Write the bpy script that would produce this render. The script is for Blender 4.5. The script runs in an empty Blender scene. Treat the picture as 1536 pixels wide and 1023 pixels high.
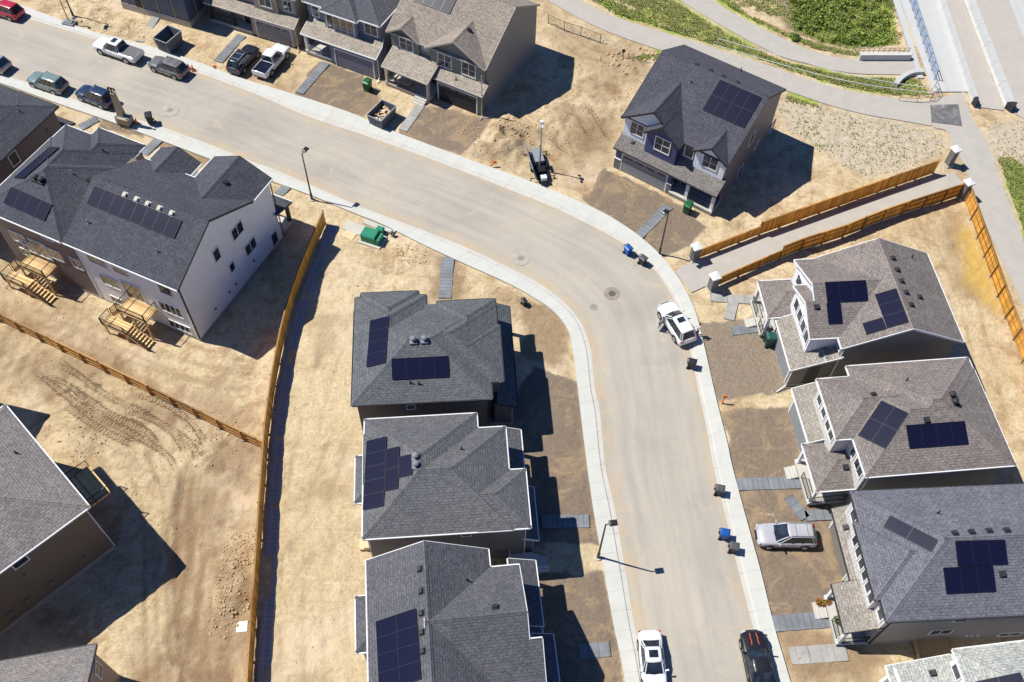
# Aerial view of a new housing estate under construction, built in metres on a flat ground.
import bpy, bmesh, math, random
import numpy as np
from mathutils import Vector, Matrix
random.seed(7)
rng = np.random.RandomState(11)
S = bpy.context.scene
C = S.collection
R = math.radians

# ------------------------------------------------------------------ survey
# The drone: 72 m up, looking 55 degrees down.  G() turns a surveyed pixel of the 1536 px wide
# photograph into the point at height z it shows.
CAM_H, CAM_F = 72.0, 1445.0
_P, _ROLL = R(55.26), R(1.85)
_fwd = np.array([0, math.cos(_P), -math.sin(_P)])
_up0 = np.array([0, math.sin(_P), math.cos(_P)])
_rt0 = np.array([1.0, 0, 0])
_RX = _rt0 * math.cos(_ROLL) + _up0 * math.sin(_ROLL)
_UY = -_rt0 * math.sin(_ROLL) + _up0 * math.cos(_ROLL)
CAM_P = np.array([0, 0, CAM_H])

def ray(px, py):
    return _fwd + _RX * ((px - 768) / CAM_F) - _UY * ((py - 511.5) / CAM_F)

def G(px, py, z=0.0):
    t = ray(px, py); s = (z - CAM_H) / t[2]
    return Vector((t[0] * s, t[1] * s, z))

# ------------------------------------------------------------------ mesh buffer
class MB:
    """collects faces and links them as ONE mesh object"""
    def __init__(self):
        self.v, self.f, self.m, self.uv, self.sm = [], [], [], [], []
    def face(self, pts, mi=0, uv=None, smooth=False):
        n = len(self.v); self.v += [tuple(p) for p in pts]
        self.f.append(tuple(range(n, n + len(pts)))); self.m.append(mi)
        self.uv.append(uv if uv else [(p[0], p[1]) for p in pts]); self.sm.append(smooth)
    def box(self, x0, y0, z0, x1, y1, z1, mi=0, M=None):
        p = [(x0,y0,z0),(x1,y0,z0),(x1,y1,z0),(x0,y1,z0),(x0,y0,z1),(x1,y0,z1),(x1,y1,z1),(x0,y1,z1)]
        if M is not None: p = [tuple(M @ Vector(q)) for q in p]
        for a in ((0,3,2,1),(4,5,6,7),(0,1,5,4),(1,2,6,5),(2,3,7,6),(3,0,4,7)):
            self.face([p[i] for i in a], mi)
    def frustum(self, c, a0, b0, z0, a1, b1, z1, mi=0, M=None):
        p = [(c[0]-a0,c[1]-b0,z0),(c[0]+a0,c[1]-b0,z0),(c[0]+a0,c[1]+b0,z0),(c[0]-a0,c[1]+b0,z0),
             (c[0]-a1,c[1]-b1,z1),(c[0]+a1,c[1]-b1,z1),(c[0]+a1,c[1]+b1,z1),(c[0]-a1,c[1]+b1,z1)]
        if M is not None: p = [tuple(M @ Vector(q)) for q in p]
        for a in ((0,3,2,1),(4,5,6,7),(0,1,5,4),(1,2,6,5),(2,3,7,6),(3,0,4,7)):
            self.face([p[i] for i in a], mi)
    def prism(self, poly, z0, z1, mi=0, mtop=None):
        n = len(poly); t = [(p[0],p[1],z1) for p in poly]; b = [(p[0],p[1],z0) for p in poly]
        self.face(t, mi if mtop is None else mtop); self.face(b[::-1], mi)
        for i in range(n):
            j = (i+1) % n; self.face([b[i], b[j], t[j], t[i]], mi)
    def bar(self, a, b, w=.05, h=None, mi=0):
        """square bar from a to b"""
        a, b = Vector(a), Vector(b); d = (b-a); L = d.length
        if L < 1e-6: return
        d /= L; h = w if h is None else h
        s = d.cross(Vector((0,0,1)))
        if s.length < 1e-3: s = Vector((1,0,0))
        s.normalize(); u = s.cross(d)
        q = []
        for e in (a, b):
            for i, j in ((-1,-1),(1,-1),(1,1),(-1,1)): q.append(tuple(e + s*(i*w/2) + u*(j*h/2)))
        for k in ((3,2,1,0),(4,5,6,7),(0,1,5,4),(1,2,6,5),(2,3,7,6),(3,0,4,7)):
            self.face([q[i] for i in k], mi)
    def tube(self, a, b, r0=.03, r1=None, n=10, mi=0, cap=True):
        a, b = Vector(a), Vector(b); r1 = r0 if r1 is None else r1
        d = (b-a).normalized(); s = d.cross(Vector((0,0,1)))
        if s.length < 1e-3: s = Vector((1,0,0))
        s.normalize(); u = d.cross(s)
        A = [tuple(a + (s*math.cos(2*math.pi*k/n) + u*math.sin(2*math.pi*k/n))*r0) for k in range(n)]
        B = [tuple(b + (s*math.cos(2*math.pi*k/n) + u*math.sin(2*math.pi*k/n))*r1) for k in range(n)]
        for k in range(n):
            j = (k+1) % n; self.face([A[k], A[j], B[j], B[k]], mi, smooth=True)
        if cap: self.face(A[::-1], mi); self.face(B, mi)
    def lathe(self, prof, c=(0,0,0), n=16, mi=0):
        for (r0,z0),(r1,z1) in zip(prof, prof[1:]):
            for k in range(n):
                a, b = 2*math.pi*k/n, 2*math.pi*(k+1)/n
                q = [(c[0]+r0*math.cos(a),c[1]+r0*math.sin(a),c[2]+z0),(c[0]+r0*math.cos(b),c[1]+r0*math.sin(b),c[2]+z0),
                     (c[0]+r1*math.cos(b),c[1]+r1*math.sin(b),c[2]+z1),(c[0]+r1*math.cos(a),c[1]+r1*math.sin(a),c[2]+z1)]
                if r0 < 1e-6: q = q[1:]
                elif r1 < 1e-6: q = q[:3]
                self.face(q, mi, smooth=True)
    def build(self, name, mats, parent=None, merge=False, loc=None):
        if not isinstance(mats, (list, tuple)): mats = [mats]
        me = bpy.data.meshes.new(name)
        me.from_pydata(self.v, [], self.f)
        for m in mats: me.materials.append(m)
        me.polygons.foreach_set('material_index', self.m)
        me.polygons.foreach_set('use_smooth', self.sm)
        uvl = me.uv_layers.new(name='UVMap')
        flat = [c for fu in self.uv for p in fu for c in p]
        uvl.data.foreach_set('uv', flat)
        if merge:
            bm = bmesh.new(); bm.from_mesh(me)
            bmesh.ops.remove_doubles(bm, verts=bm.verts, dist=1e-4)
            bmesh.ops.recalc_face_normals(bm, faces=bm.faces)
            bm.to_mesh(me); bm.free()
        me.update()
        o = bpy.data.objects.new(name, me); C.objects.link(o)
        if parent is not None: o.parent = parent
        if loc is not None: o.location = loc
        return o

def thing(name, label, cat, loc=(0,0,0), rz=0.0, group=None):
    o = bpy.data.objects.new(name, None); C.objects.link(o)
    o.location = loc; o.rotation_euler = (0, 0, rz); o.empty_display_size = .3
    o['label'] = label; o['category'] = cat
    if group: o['group'] = group
    return o
def tag(o, label, cat, group=None):
    o['label'] = label; o['category'] = cat
    if group: o['group'] = group
    return o
def kind(o, k): o['kind'] = k; return o
def dup(o, label=None, group=None, parent=None):
    c = o.copy(); C.objects.link(c)
    if parent is not None: c.parent = parent
    if label: c['label'] = label
    if group: c['group'] = group
    for ch in list(o.children): dup(ch, parent=c)
    return c

# ------------------------------------------------------------------ materials
class NT:
    def __init__(self, name):
        self.mat = bpy.data.materials.new(name); self.mat.use_nodes = True
        self.t = self.mat.node_tree; self.b = self.t.nodes['Principled BSDF']
    def n(self, typ, **kw):
        nd = self.t.nodes.new(typ)
        for k, v in kw.items():
            if k in nd.bl_rna.properties: setattr(nd, k, v)
        return nd
    def l(self, a, b): self.t.links.new(a, b)
    def setv(self, nd, **kw):
        for k, v in kw.items():
            nd.inputs[k.replace('_', ' ')].default_value = v
        return nd
    def coord(self, which='Object'):
        return self.n('ShaderNodeTexCoord').outputs[which]
    def noise(self, vec, scale, detail=4, rough=.55, dist=0.0):
        nd = self.n('ShaderNodeTexNoise'); self.setv(nd, Scale=scale, Detail=detail, Roughness=rough, Distortion=dist)
        if vec is not None: self.l(vec, nd.inputs['Vector'])
        return nd.outputs['Fac']
    def ramp(self, fac, stops):
        nd = self.n('ShaderNodeValToRGB'); e = nd.color_ramp.elements
        while len(e) > 1: e.remove(e[-1])
        e[0].position = stops[0][0]; e[0].color = col(stops[0][1])
        for p, c in stops[1:]:
            q = e.new(p); q.color = col(c)
        self.l(fac, nd.inputs['Fac']); return nd.outputs['Color']
    def mix(self, fac, a, b, mode='MIX'):
        nd = self.n('ShaderNodeMix', data_type='RGBA', blend_type=mode)
        if isinstance(fac, (int, float)): nd.inputs[0].default_value = fac
        else: self.l(fac, nd.inputs[0])
        for i, x in ((6, a), (7, b)):
            if isinstance(x, tuple): nd.inputs[i].default_value = col(x)
            else: self.l(x, nd.inputs[i])
        return nd.outputs[2]
    def math(self, op, a, b=0.0, c=0.0, clamp=False):
        nd = self.n('ShaderNodeMath', operation=op, use_clamp=clamp)
        for i, x in ((0, a), (1, b), (2, c)):
            if i > 1 and op not in ('MULTIPLY_ADD', 'SMOOTH_MIN', 'COMPARE'): continue
            if isinstance(x, (int, float)): nd.inputs[i].default_value = x
            else: self.l(x, nd.inputs[i])
        return nd.outputs[0]
    def maprange(self, v, a, b, c=0.0, d=1.0, smooth=True):
        nd = self.n('ShaderNodeMapRange', interpolation_type='SMOOTHSTEP' if smooth else 'LINEAR')
        self.l(v, nd.inputs[0])
        for i, x in ((1, a), (2, b), (3, c), (4, d)): nd.inputs[i].default_value = x
        return nd.outputs[0]
    def scale(self, vec, s):
        nd = self.n('ShaderNodeMapping'); nd.inputs['Scale'].default_value = s
        self.l(vec, nd.inputs['Vector']); return nd.outputs[0]
    def attr(self, name):
        nd = self.n('ShaderNodeAttribute', attribute_name=name); return nd.outputs['Fac']
    def bump(self, h, strength=.3, dist=.05):
        nd = self.n('ShaderNodeBump'); self.setv(nd, Strength=strength, Distance=dist)
        self.l(h, nd.inputs['Height']); self.l(nd.outputs[0], self.b.inputs['Normal'])
    def out(self, c, rough=.8, spec=.3, metal=0.0):
        if isinstance(c, tuple): self.b.inputs['Base Color'].default_value = col(c)
        else: self.l(c, self.b.inputs['Base Color'])
        if isinstance(rough, (int, float)): self.b.inputs['Roughness'].default_value = rough
        else: self.l(rough, self.b.inputs['Roughness'])
        self.b.inputs['Specular IOR Level'].default_value = spec
        self.b.inputs['Metallic'].default_value = metal
        return self.mat
def col(c): return (c[0], c[1], c[2], 1.0)
def mul(c, k): return tuple(min(1, x*k) for x in c[:3])

def m_plain(name, c, rough=.6, spec=.3, var=.12, sc=3.0, metal=0.0):
    t = NT(name); f = t.noise(t.coord(), sc, 5, .6)
    return t.out(t.ramp(f, [(.25, mul(c, 1-var)), (.75, mul(c, 1+var))]), rough, spec, metal)

def m_shingle(name, c, var=.20):
    """asphalt shingles: courses across the slope, tabs of uneven tone, mineral speckle"""
    t = NT(name); uv = t.coord('UV')
    br = t.n('ShaderNodeTexBrick'); br.offset = .5; br.squash = 1.0
    t.setv(br, Scale=1.0, Mortar_Size=.036, Mortar_Smooth=.5, Brick_Width=.42, Row_Height=.21, Bias=0.0)
    br.inputs['Color1'].default_value = col(mul(c, 1-var)); br.inputs['Color2'].default_value = col(mul(c, 1+var))
    br.inputs['Mortar'].default_value = col(mul(c, .42)); t.l(uv, br.inputs['Vector'])
    vo = t.n('ShaderNodeTexVoronoi'); t.setv(vo, Scale=1.0); t.l(t.scale(uv, (5.6, 6.6, 1)), vo.inputs['Vector'])
    sep = t.n('ShaderNodeSeparateColor'); t.l(vo.outputs['Color'], sep.inputs[0])
    patch = t.ramp(sep.outputs[0], [(0, mul(c, .68)), (.5, c), (1, mul(c, 1.42))])
    a = t.mix(.50, br.outputs['Color'], patch)
    sp = t.noise(t.coord(), 19, 3, .75)
    a = t.mix(.75, a, t.ramp(sp, [(.30, (.55,.55,.55)), (.5, (1,1,1)), (.70, (1.5,1.5,1.5))]), 'MULTIPLY')
    big = t.noise(t.coord(), .45, 5, .65)
    a = t.mix(1.0, a, t.ramp(big, [(.25, (.86,.86,.88)), (.75, (1.13,1.11,1.07))]), 'MULTIPLY')
    t.bump(br.outputs['Fac'], .4, .02)
    return t.out(a, .9, .22)

def m_siding(name, c, row=.16, vertical=False, var=.06):
    """lap siding (or board and batten when vertical)"""
    t = NT(name); ob = t.coord()
    sp = t.n('ShaderNodeSeparateXYZ'); t.l(ob, sp.inputs[0])
    if vertical:
        s = t.math('ADD', sp.outputs[0], sp.outputs[1]); fr = t.math('FRACT', t.math('DIVIDE', s, row*2.2))
        line = t.maprange(fr, .80, .86, 0, 1)
    else:
        fr = t.math('FRACT', t.math('DIVIDE', sp.outputs[2], row)); line = t.maprange(fr, .0, .16, 1, 0)
    f = t.noise(ob, 1.1, 5, .6)
    base = t.ramp(f, [(.25, mul(c, 1-var)), (.75, mul(c, 1+var))])
    t.bump(fr, .4, .012)
    return t.out(t.mix(line, base, mul(c, .72)), .55, .3)

def m_glass(name, c=(.02,.028,.04), rough=.06):
    t = NT(name); f = t.noise(t.coord(), 1.7, 3, .5)
    return t.out(t.ramp(f, [(.35, mul(c, .6)), (.65, mul(c, 1.9))]), rough, .8)

def m_solar(name, c=(.0055,.0065,.021)):
    """dark photovoltaic glass, cells as a faint grid"""
    t = NT(name); uv = t.coord('UV')
    br = t.n('ShaderNodeTexBrick'); br.offset = 0; br.squash = 1.0
    t.setv(br, Scale=1.0, Mortar_Size=.006, Mortar_Smooth=.2, Brick_Width=.165, Row_Height=.165)
    br.inputs['Color1'].default_value = col(mul(c, .85)); br.inputs['Color2'].default_value = col(mul(c, 1.25))
    br.inputs['Mortar'].default_value = col(mul(c, 3.2)); t.l(uv, br.inputs['Vector'])
    n = t.noise(t.coord(), .8, 3, .5)
    return t.out(t.mix(n, br.outputs['Color'], mul(c, 1.5)), .34, .10)

def m_concrete(name, c, joint=None, var=.10, jw=.035):
    t = NT(name); ob = t.coord()
    f = t.noise(ob, .7, 6, .65); g = t.noise(ob, 9, 4, .7)
    a = t.ramp(f, [(.25, mul(c, 1-var)), (.75, mul(c, 1+var))])
    a = t.mix(.5, a, t.ramp(g, [(.3, (.88,.88,.88)), (.7, (1.1,1.1,1.1))]), 'MULTIPLY')
    if joint:
        sp = t.n('ShaderNodeSeparateXYZ'); t.l(t.coord('UV'), sp.inputs[0])
        fr = t.math('FRACT', t.math('DIVIDE', sp.outputs[0], joint))
        a = t.mix(t.math('MULTIPLY', t.maprange(fr, .0, jw, 1, 0), .45), a, mul(c, .35))
        st = t.noise(t.scale(t.coord('UV'), (.33, .2, 1)), 1.0, 3, .6)
        a = t.mix(t.maprange(st, .55, .75, 0, .4), a, (c[0]*.86, c[1]*.80, c[2]*.70))
    t.bump(g, .15, .01)
    return t.out(a, .85, .25)

def m_wood(name, c, board=.14):
    t = NT(name); uv = t.coord('UV')
    sp = t.n('ShaderNodeSeparateXYZ'); t.l(uv, sp.inputs[0])
    k = t.math('FLOOR', t.math('DIVIDE', sp.outputs[0], board))
    wn = t.n('ShaderNodeTexWhiteNoise', noise_dimensions='1D'); t.l(k, wn.inputs['W'])
    fr = t.math('FRACT', t.math('DIVIDE', sp.outputs[0], board))
    a = t.ramp(wn.outputs['Value'], [(0, mul(c, .62)), (.5, c), (1, mul(c, 1.32))]); wt = t.noise(t.coord(), .8, 5, .65); a = t.mix(.8, a, t.ramp(wt, [(.28, (.70,.68,.66)), (.6, (1.05,1.05,1.05))]), 'MULTIPLY'); sy = t.math('ADD', sp.outputs[1], t.math('MULTIPLY', wt, .3)); a = t.mix(t.maprange(sy, .1, .4, .35, 0), a, (.40,.30,.18))
    g = t.noise(t.scale(uv, (30, 1.5, 1)), 1.0, 4, .6)
    a = t.mix(.6, a, t.ramp(g, [(.3, (.8,.8,.8)), (.7, (1.15,1.15,1.15))]), 'MULTIPLY')
    a = t.mix(t.maprange(fr, 0, .1, .8, 0), a, mul(c, .3))
    return t.out(a, .7, .25)

M = {}
def P(name, c, **k): M[name] = m_plain(name, c, **k); return M[name]
P('trim_white', (.76,.76,.74), var=.05); P('trim_black', (.035,.036,.04)); P('trim_tan', (.46,.41,.35), var=.06)
P('trim_grey', (.25,.26,.28)); P('trim_beige', (.55,.50,.43), var=.06)
P('metal_dark', (.02,.02,.022), rough=.4, spec=.5); P('metal_grey', (.30,.31,.32), rough=.4, spec=.5)
P('metal_white', (.74,.75,.75), rough=.35, spec=.5); P('vent_dark', (.035,.036,.042)); P('vent_light', (.21,.215,.23))
P('foundation', (.36,.345,.32)); P('door_dark', (.03,.032,.04)); P('rubber', (.02,.02,.02), rough=.8)
P('wood_new', (.62,.40,.19), var=.15); P('wood_pale', (.70,.52,.32), var=.12)
M['fence_wood'] = m_wood('fence_wood', (.74,.37,.068)); M['fence_post'] = m_wood('fence_post', (.42,.20,.045), 5)
M['deck_board'] = m_wood('deck_board', (.80,.53,.25), .14)
M['glass'] = m_glass('glass'); M['glass_blue'] = m_glass('glass_blue', (.05,.09,.12), .05); M['glass_tan'] = m_glass('glass_tan', (.16,.13,.09), .12)
M['solar'] = m_solar('solar'); M['solar_frame'] = m_plain('solar_frame', (.020,.021,.034), rough=.35, spec=.5)
# ------------------------------------------------------------------ houses
class House:
    def __init__(self, name, label, O, ang, shingle, trim, cat='house', group='houses of the new estate', rake=None, low=None):
        self.root = thing(name, label, cat, (O[0], O[1], 0), R(ang), group)
        a = R(ang); self.A = np.array([math.cos(a), math.sin(a), 0]); self.B = np.array([-math.sin(a), math.cos(a), 0])
        self.O = np.array([O[0], O[1], 0]); self.sh, self.tr, self.rk, self.lo = M[shingle], M[trim], M[rake or trim], M[low or shingle]
        self.rm = MB(); self.tops = []; self.wm = {}; self.wl = []; self.roof = None
    # -- survey helpers in house axes
    def loc(self, w):
        w = np.asarray(w) - self.O; return np.array([w @ self.A, w @ self.B, w[2]])
    def lray(self, px):
        t = ray(*px); return self.loc(CAM_P), np.array([t @ self.A, t @ self.B, t[2]])
    def at(self, px, z):
        g = self.loc(np.array(G(px[0], px[1], z))); return g[0], g[1]
    def wp(self, side, pos, px):
        o, d = self.lray(px); k = 0 if side[0] == 'u' else 1
        s = (pos - o[k]) / d[k]; q = o + d * s; return q[1 - k], q[2]
    def hit(self, px):
        o, d = self.lray(px); best = None
        for poly in self.tops:
            p = np.array(poly); n = np.cross(p[1]-p[0], p[2]-p[0]); n = n/np.linalg.norm(n)
            if n[2] < 0: n = -n
            dn = d @ n
            if abs(dn) < 1e-9: continue
            s = ((p[0]-o) @ n) / dn; q = o + d*s
            if s > 0 and inside(q[:2], p[:, :2]) and (best is None or s < best[0]): best = (s, q, n, p)
        return best
    # -- roof shells
    def shell(self, polys, th=.2, caps=True, tops=True, mi=0):
        polys = [[tuple(map(float, q)) for q in clean(p)] for p in polys]; polys = [p for p in polys if len(p) > 2]
        edges = {}
        for p in polys:
            a = np.array(p); n = np.cross(a[1]-a[0], a[2]-a[0]); n /= np.linalg.norm(n)
            if n[2] < 0: p.reverse(); n = -n
            h = np.array([-n[1], n[0], 0]); h = h/np.linalg.norm(h) if np.linalg.norm(h) > 1e-6 else np.array([1.0,0,0])
            up = np.cross(n, h); uv = [(float(np.dot(q, h)), float(np.dot(q, up))) for q in p]
            self.rm.face(p, mi, uv); self.rm.face([(q[0],q[1],q[2]-th) for q in p][::-1], 1)
            if tops: self.tops.append(p)
            for i in range(len(p)):
                e = (key(p[i]), key(p[(i+1) % len(p)])); r = (e[1], e[0])
                if r in edges: edges[r] = (edges[r][0], edges[r][1], edges[r][2], n)
                else: edges[e] = (p[i], p[(i+1) % len(p)], n, None)
        for A, B, n1, n2 in edges.values():
            a, b = Vector(A), Vector(B); d = b-a
            if n2 is not None:
                if caps:
                    L = d.length
                    for nn, e_ in ((Vector(n1), d), (Vector(n2), -d)):
                        w = nn.cross(e_).normalized()*.15; o = nn*.022; q = [a+o, b+o, b+o+w, a+o+w]
                        self.rm.face(q if e_ is d else q[::-1], 0, [(0,0),(L,0),(L,.15),(0,.15)] if e_ is d else [(0,.15),(L,.15),(L,0),(0,0)])
                        self.rm.face([a+o+w, b+o+w, b+w, a+w], 0)
            else:
                dz = Vector((0,0,th)); flat_ = abs(a.z-b.z) < .02
                self.rm.face([a, a-dz, b-dz, b], 1 if flat_ else 2)
                o = Vector((d.y, -d.x, 0))
                if o.length > 1e-4:
                    o.normalize()
                    if flat_: self.rm.bar(a+o*.045-Vector((0,0,.08)), b+o*.045-Vector((0,0,.08)), .09, .13, 1)
                    else: self.rm.bar(a+o*.02-Vector((0,0,.105)), b+o*.02-Vector((0,0,.105)), .05, .2, 2)
    def hip(self, u0, v0, u1, v1, z, p, axis=None, ends='hh', th=.2):
        if axis is None: axis = 'u' if (u1-u0) >= (v1-v0) else 'v'
        if axis == 'v': return self._hip(v0, u0, v1, u1, z, p, ends, lambda q: (q[1], q[0], q[2]), th)
        return self._hip(u0, v0, u1, v1, z, p, ends, lambda q: q, th)
    def _hip(self, a0, b0, a1, b1, z, p, ends, sw, th):
        h = (b1-b0)/2; m = (b0+b1)/2; zr = z+p*h
        ra = a0+h if ends[0] == 'h' else a0; rb = a1-h if ends[1] == 'h' else a1
        if rb < ra: ra = rb = (ra+rb)/2
        q = [[(a0,b0,z),(a1,b0,z),(rb,m,zr),(ra,m,zr)], [(a1,b1,z),(a0,b1,z),(ra,m,zr),(rb,m,zr)]]
        if ends[0] == 'h': q.append([(a0,b1,z),(a0,b0,z),(ra,m,zr)])
        if ends[1] == 'h': q.append([(a1,b0,z),(a1,b1,z),(rb,m,zr)])
        self.shell([[sw(t) for t in f] for f in q], th)
        return zr
    def gable(self, u0, v0, u1, v1, axis, r, za, zr, zb, wall=None, inset=.3, th=.2, cut=None, skin=True):
        """gable roof, ridge along axis at cross position r; za and zb are the eaves on the low and high side"""
        sw = (lambda q: q) if axis == 'u' else (lambda q: (q[1], q[0], q[2]))
        if axis == 'v': u0, v0, u1, v1 = v0, u0, v1, u1
        a0 = a1 = ar = u0; b0 = b1 = br = u1     # cut = (end, low eave, high eave, ridge): where a wing dies into the main slope
        if cut and cut[0] == 0: a0, a1, ar = cut[1:]
        if cut and cut[0] == 1: b0, b1, br = cut[1:]
        if skin: self.shell([[sw(t) for t in f] for f in ([(a0,v0,za),(b0,v0,za),(br,r,zr),(ar,r,zr)], [(b1,v1,zb),(a1,v1,zb),(ar,r,zr),(br,r,zr)])], th)
        if wall is not None:
            d = th*.5; i0, i1 = inset if isinstance(inset, tuple) else (inset, inset); A, B = u0+i0, u1-i1; inset = .3
            k = (zr-za)/(r-v0); k2 = (zr-zb)/(v1-r); w0, w1 = v0+inset, v1-inset
            tri = [(w0, za+k*inset-d), (r, zr-d), (w1, zb+k2*inset-d), (w1, za-.05), (w0, za-.05)]
            mb = self.wmb(wall)
            f0 = [sw((A, t[0], t[1])) for t in tri]; f1 = [sw((B, t[0], t[1])) for t in tri]
            mb.face(f0, 0); mb.face(f1, 0)
            for i in (2, 3, 4): mb.face([f0[i], f0[(i+1)%5], f1[(i+1)%5], f1[i]], 0)
    def slab(self, *pts, th=.16): self.shell(list(pts), th, caps=False, mi=3)
    def wmb(self, mat):
        if mat not in self.wm: self.wm[mat] = MB()
        return self.wm[mat]
    def wall(self, mat, u0, v0, u1, v1, z0, z1, corner=None):
        self.wmb(mat).box(u0, v0, z0, u1, v1, z1)
        if corner:
            mb = self.wmb(corner)
            for (u, v) in ((u0,v0),(u1,v0),(u1,v1),(u0,v1)):
                mb.box(u-.05 if u == u0 else u-.07, v-.05 if v == v0 else v-.07, z0+.3, u+.07 if u == u0 else u+.05, v+.07 if v == v0 else v+.05, z1-.02)
    def base(self, u0, v0, u1, v1, h=.28):
        self.wmb('foundation').box(u0-.02, v0-.02, -.3, u1+.02, v1+.02, h)
    def finish(self):
        allm = MB(); mats = []
        for i, (k, mb) in enumerate(self.wm.items()):
            mats.append(M[k])
            allm.v, n = allm.v + mb.v, len(allm.v)
            allm.f += [tuple(x+n for x in f) for f in mb.f]; allm.m += [i]*len(mb.f); allm.uv += mb.uv; allm.sm += mb.sm
        if allm.f: self.wallo = allm.build('wall', mats, self.root)
        self.roof = self.rm.build('roof', [self.sh, self.tr, self.rk, self.lo], self.root)
    # -- fittings
    def T(self, side, pos):
        s = 1 if side[1] == '+' else -1
        if side[0] == 'u': return lambda a, z, d: (pos + s*d, a, z)
        return lambda a, z, d: (a, pos + s*d, z)
    def wbox(self, mb, T, a0, a1, z0, z1, d0, d1, mi=0):
        p, q = T(a0, z0, d0), T(a1, z1, d1)
        mb.box(min(p[0],q[0]), min(p[1],q[1]), min(p[2],q[2]), max(p[0],q[0]), max(p[1],q[1]), max(p[2],q[2]), mi)
    def window(self, side, pos, a, z, w=1.2, h=1.2, nx=2, ny=1, trim='trim_white', glass='glass', f=.09):
        """frame (> pane) centred at a, z on a wall; a may be a pixel of the window's centre"""
        if isinstance(a, tuple): a, z = self.wp(side, pos, a)
        T = self.T(side, pos); fr = MB()
        for (a0,a1,z0,z1) in ((a-w/2-f,a+w/2+f,z-h/2-f*1.3,z-h/2),(a-w/2-f,a+w/2+f,z+h/2,z+h/2+f*1.2),(a-w/2-f,a-w/2,z-h/2,z+h/2),(a+w/2,a+w/2+f,z-h/2,z+h/2)):
            self.wbox(fr, T, a0, a1, z0, z1, -.03, .07)
        for i in range(1, nx): self.wbox(fr, T, a-w/2+w*i/nx-.03, a-w/2+w*i/nx+.03, z-h/2, z+h/2, -.02, .055)
        for j in range(1, ny): self.wbox(fr, T, a-w/2, a+w/2, z-h/2+h*j/ny-.025, z-h/2+h*j/ny+.025, -.02, .05)
        o = fr.build('window', M[trim], self.root)
        pm = MB(); self.wbox(pm, T, a-w/2, a+w/2, z-h/2, z+h/2, -.02, .028); pm.build('pane', M[glass], o)
        return o
    def garage(self, side, pos, a0, a1, h=2.25, z0=.02, mat='door_dark', trim='trim_white', lights=True):
        T = self.T(side, pos); fr = MB()
        for q in ((a0-.13,a0,z0,z0+h+.13),(a1,a1+.13,z0,z0+h+.13),(a0,a1,z0+h,z0+h+.13)): self.wbox(fr, T, *q, -.02, .07)
        o = MB(); n = 5
        for k in range(n):
            self.wbox(o, T, a0, a1, z0+h*k/n+.012, z0+h*(k+1)/n-.012, -.02, .035)
        self.wbox(o, T, a0, a1, z0, z0+h, -.03, .018)
        g = o.build('garage_door', M[mat], self.root); fr.build('door_frame', M[trim], g)
        if lights:
            m = 4; w = (a1-a0)/m
            for k in range(m): l = MB(); self.wbox(l, T, a0+w*k+.18, a0+w*(k+1)-.18, z0+h*.83, z0+h*.95, .0, .042); l.build('door_window', M['glass'], g)
    def door(self, side, pos, a, w=.95, h=2.1, z0=.5, mat='door_dark', trim='trim_white'):
        T = self.T(side, pos); o = MB(); self.wbox(o, T, a-w/2, a+w/2, z0, z0+h, -.02, .04)
        for k in (0, 1): self.wbox(o, T, a-w/2+.12, a+w/2-.12, z0+.2+k*1.0, z0+.95+k*1.0, 0, .055)
        d = o.build('door', M[mat], self.root); fr = MB()
        for q in ((a-w/2-.1,a-w/2,z0,z0+h+.1),(a+w/2,a+w/2+.1,z0,z0+h+.1),(a-w/2,a+w/2,z0+h,z0+h+.1)): self.wbox(fr, T, *q, -.02, .07)
        fr.build('door_frame', M[trim], d)
        hm = MB(); self.wbox(hm, T, a+w/2-.12, a+w/2-.06, z0+.95, z0+1.1, .03, .1); hm.build('handle', M['metal_grey'], d)
    def deck(self, u0, v0, u1, v1, z=.45, mat='concrete', th=.16):
        mb = MB(); mb.box(u0, v0, z-th, u1, v1, z); mb.box(u0+.06, v0+.06, -.05, u1-.06, v1-.06, z-th-.003, 1)
        return mb.build('porch', [M[mat], M['foundation']], self.root)
    def post(self, u, v, z0, z1, w=.3, mat='trim_white'):
        mb = MB(); mb.box(u-w/2, v-w/2, z0+.12, u+w/2, v+w/2, z1-.1); mb.box(u-w/2-.05, v-w/2-.05, z0, u+w/2+.05, v+w/2+.05, z0+.14)
        mb.box(u-w/2-.04, v-w/2-.04, z1-.12, u+w/2+.04, v+w/2+.04, z1); mb.build('post', M[mat], self.root)
    def rail(self, pts, z, h=.95, mat='metal_dark', step=.13):
        mb = MB()
        for a, b in zip(pts, pts[1:]):
            a, b = Vector((*a, z)), Vector((*b, z)); L = (b-a).length; n = max(2, int(L/step))
            mb.bar(a+Vector((0,0,h)), b+Vector((0,0,h)), .05); mb.bar(a+Vector((0,0,.1)), b+Vector((0,0,.1)), .04)
            for i in range(n+1):
                q = a.lerp(b, i/n); mb.bar(q+Vector((0,0,.1)), q+Vector((0,0,h)), .022 if 0 < i < n else .05)
            for q in (a, b): mb.bar(q, q+Vector((0,0,h+.05)), .055)
        mb.build('railing', M[mat], self.root)
    def downspout(self, u, v, z1, z0=.25, mat=None, out=(0, 0)):
        mb = MB(); mb.box(u-.04, v-.04, z0, u+.04, v+.04, z1)
        if out != (0, 0): mb.bar((u, v, z0+.02), (u+out[0], v+out[1], .06), .08)
        mb.build('downspout', mat or self.tr, self.root)
    def lamp(self, side, pos, a, z):
        T = self.T(side, pos); mb = MB(); self.wbox(mb, T, a-.07, a+.07, z-.15, z+.15, 0, .14); mb.build('wall_lamp', M['metal_dark'], self.root)
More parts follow.
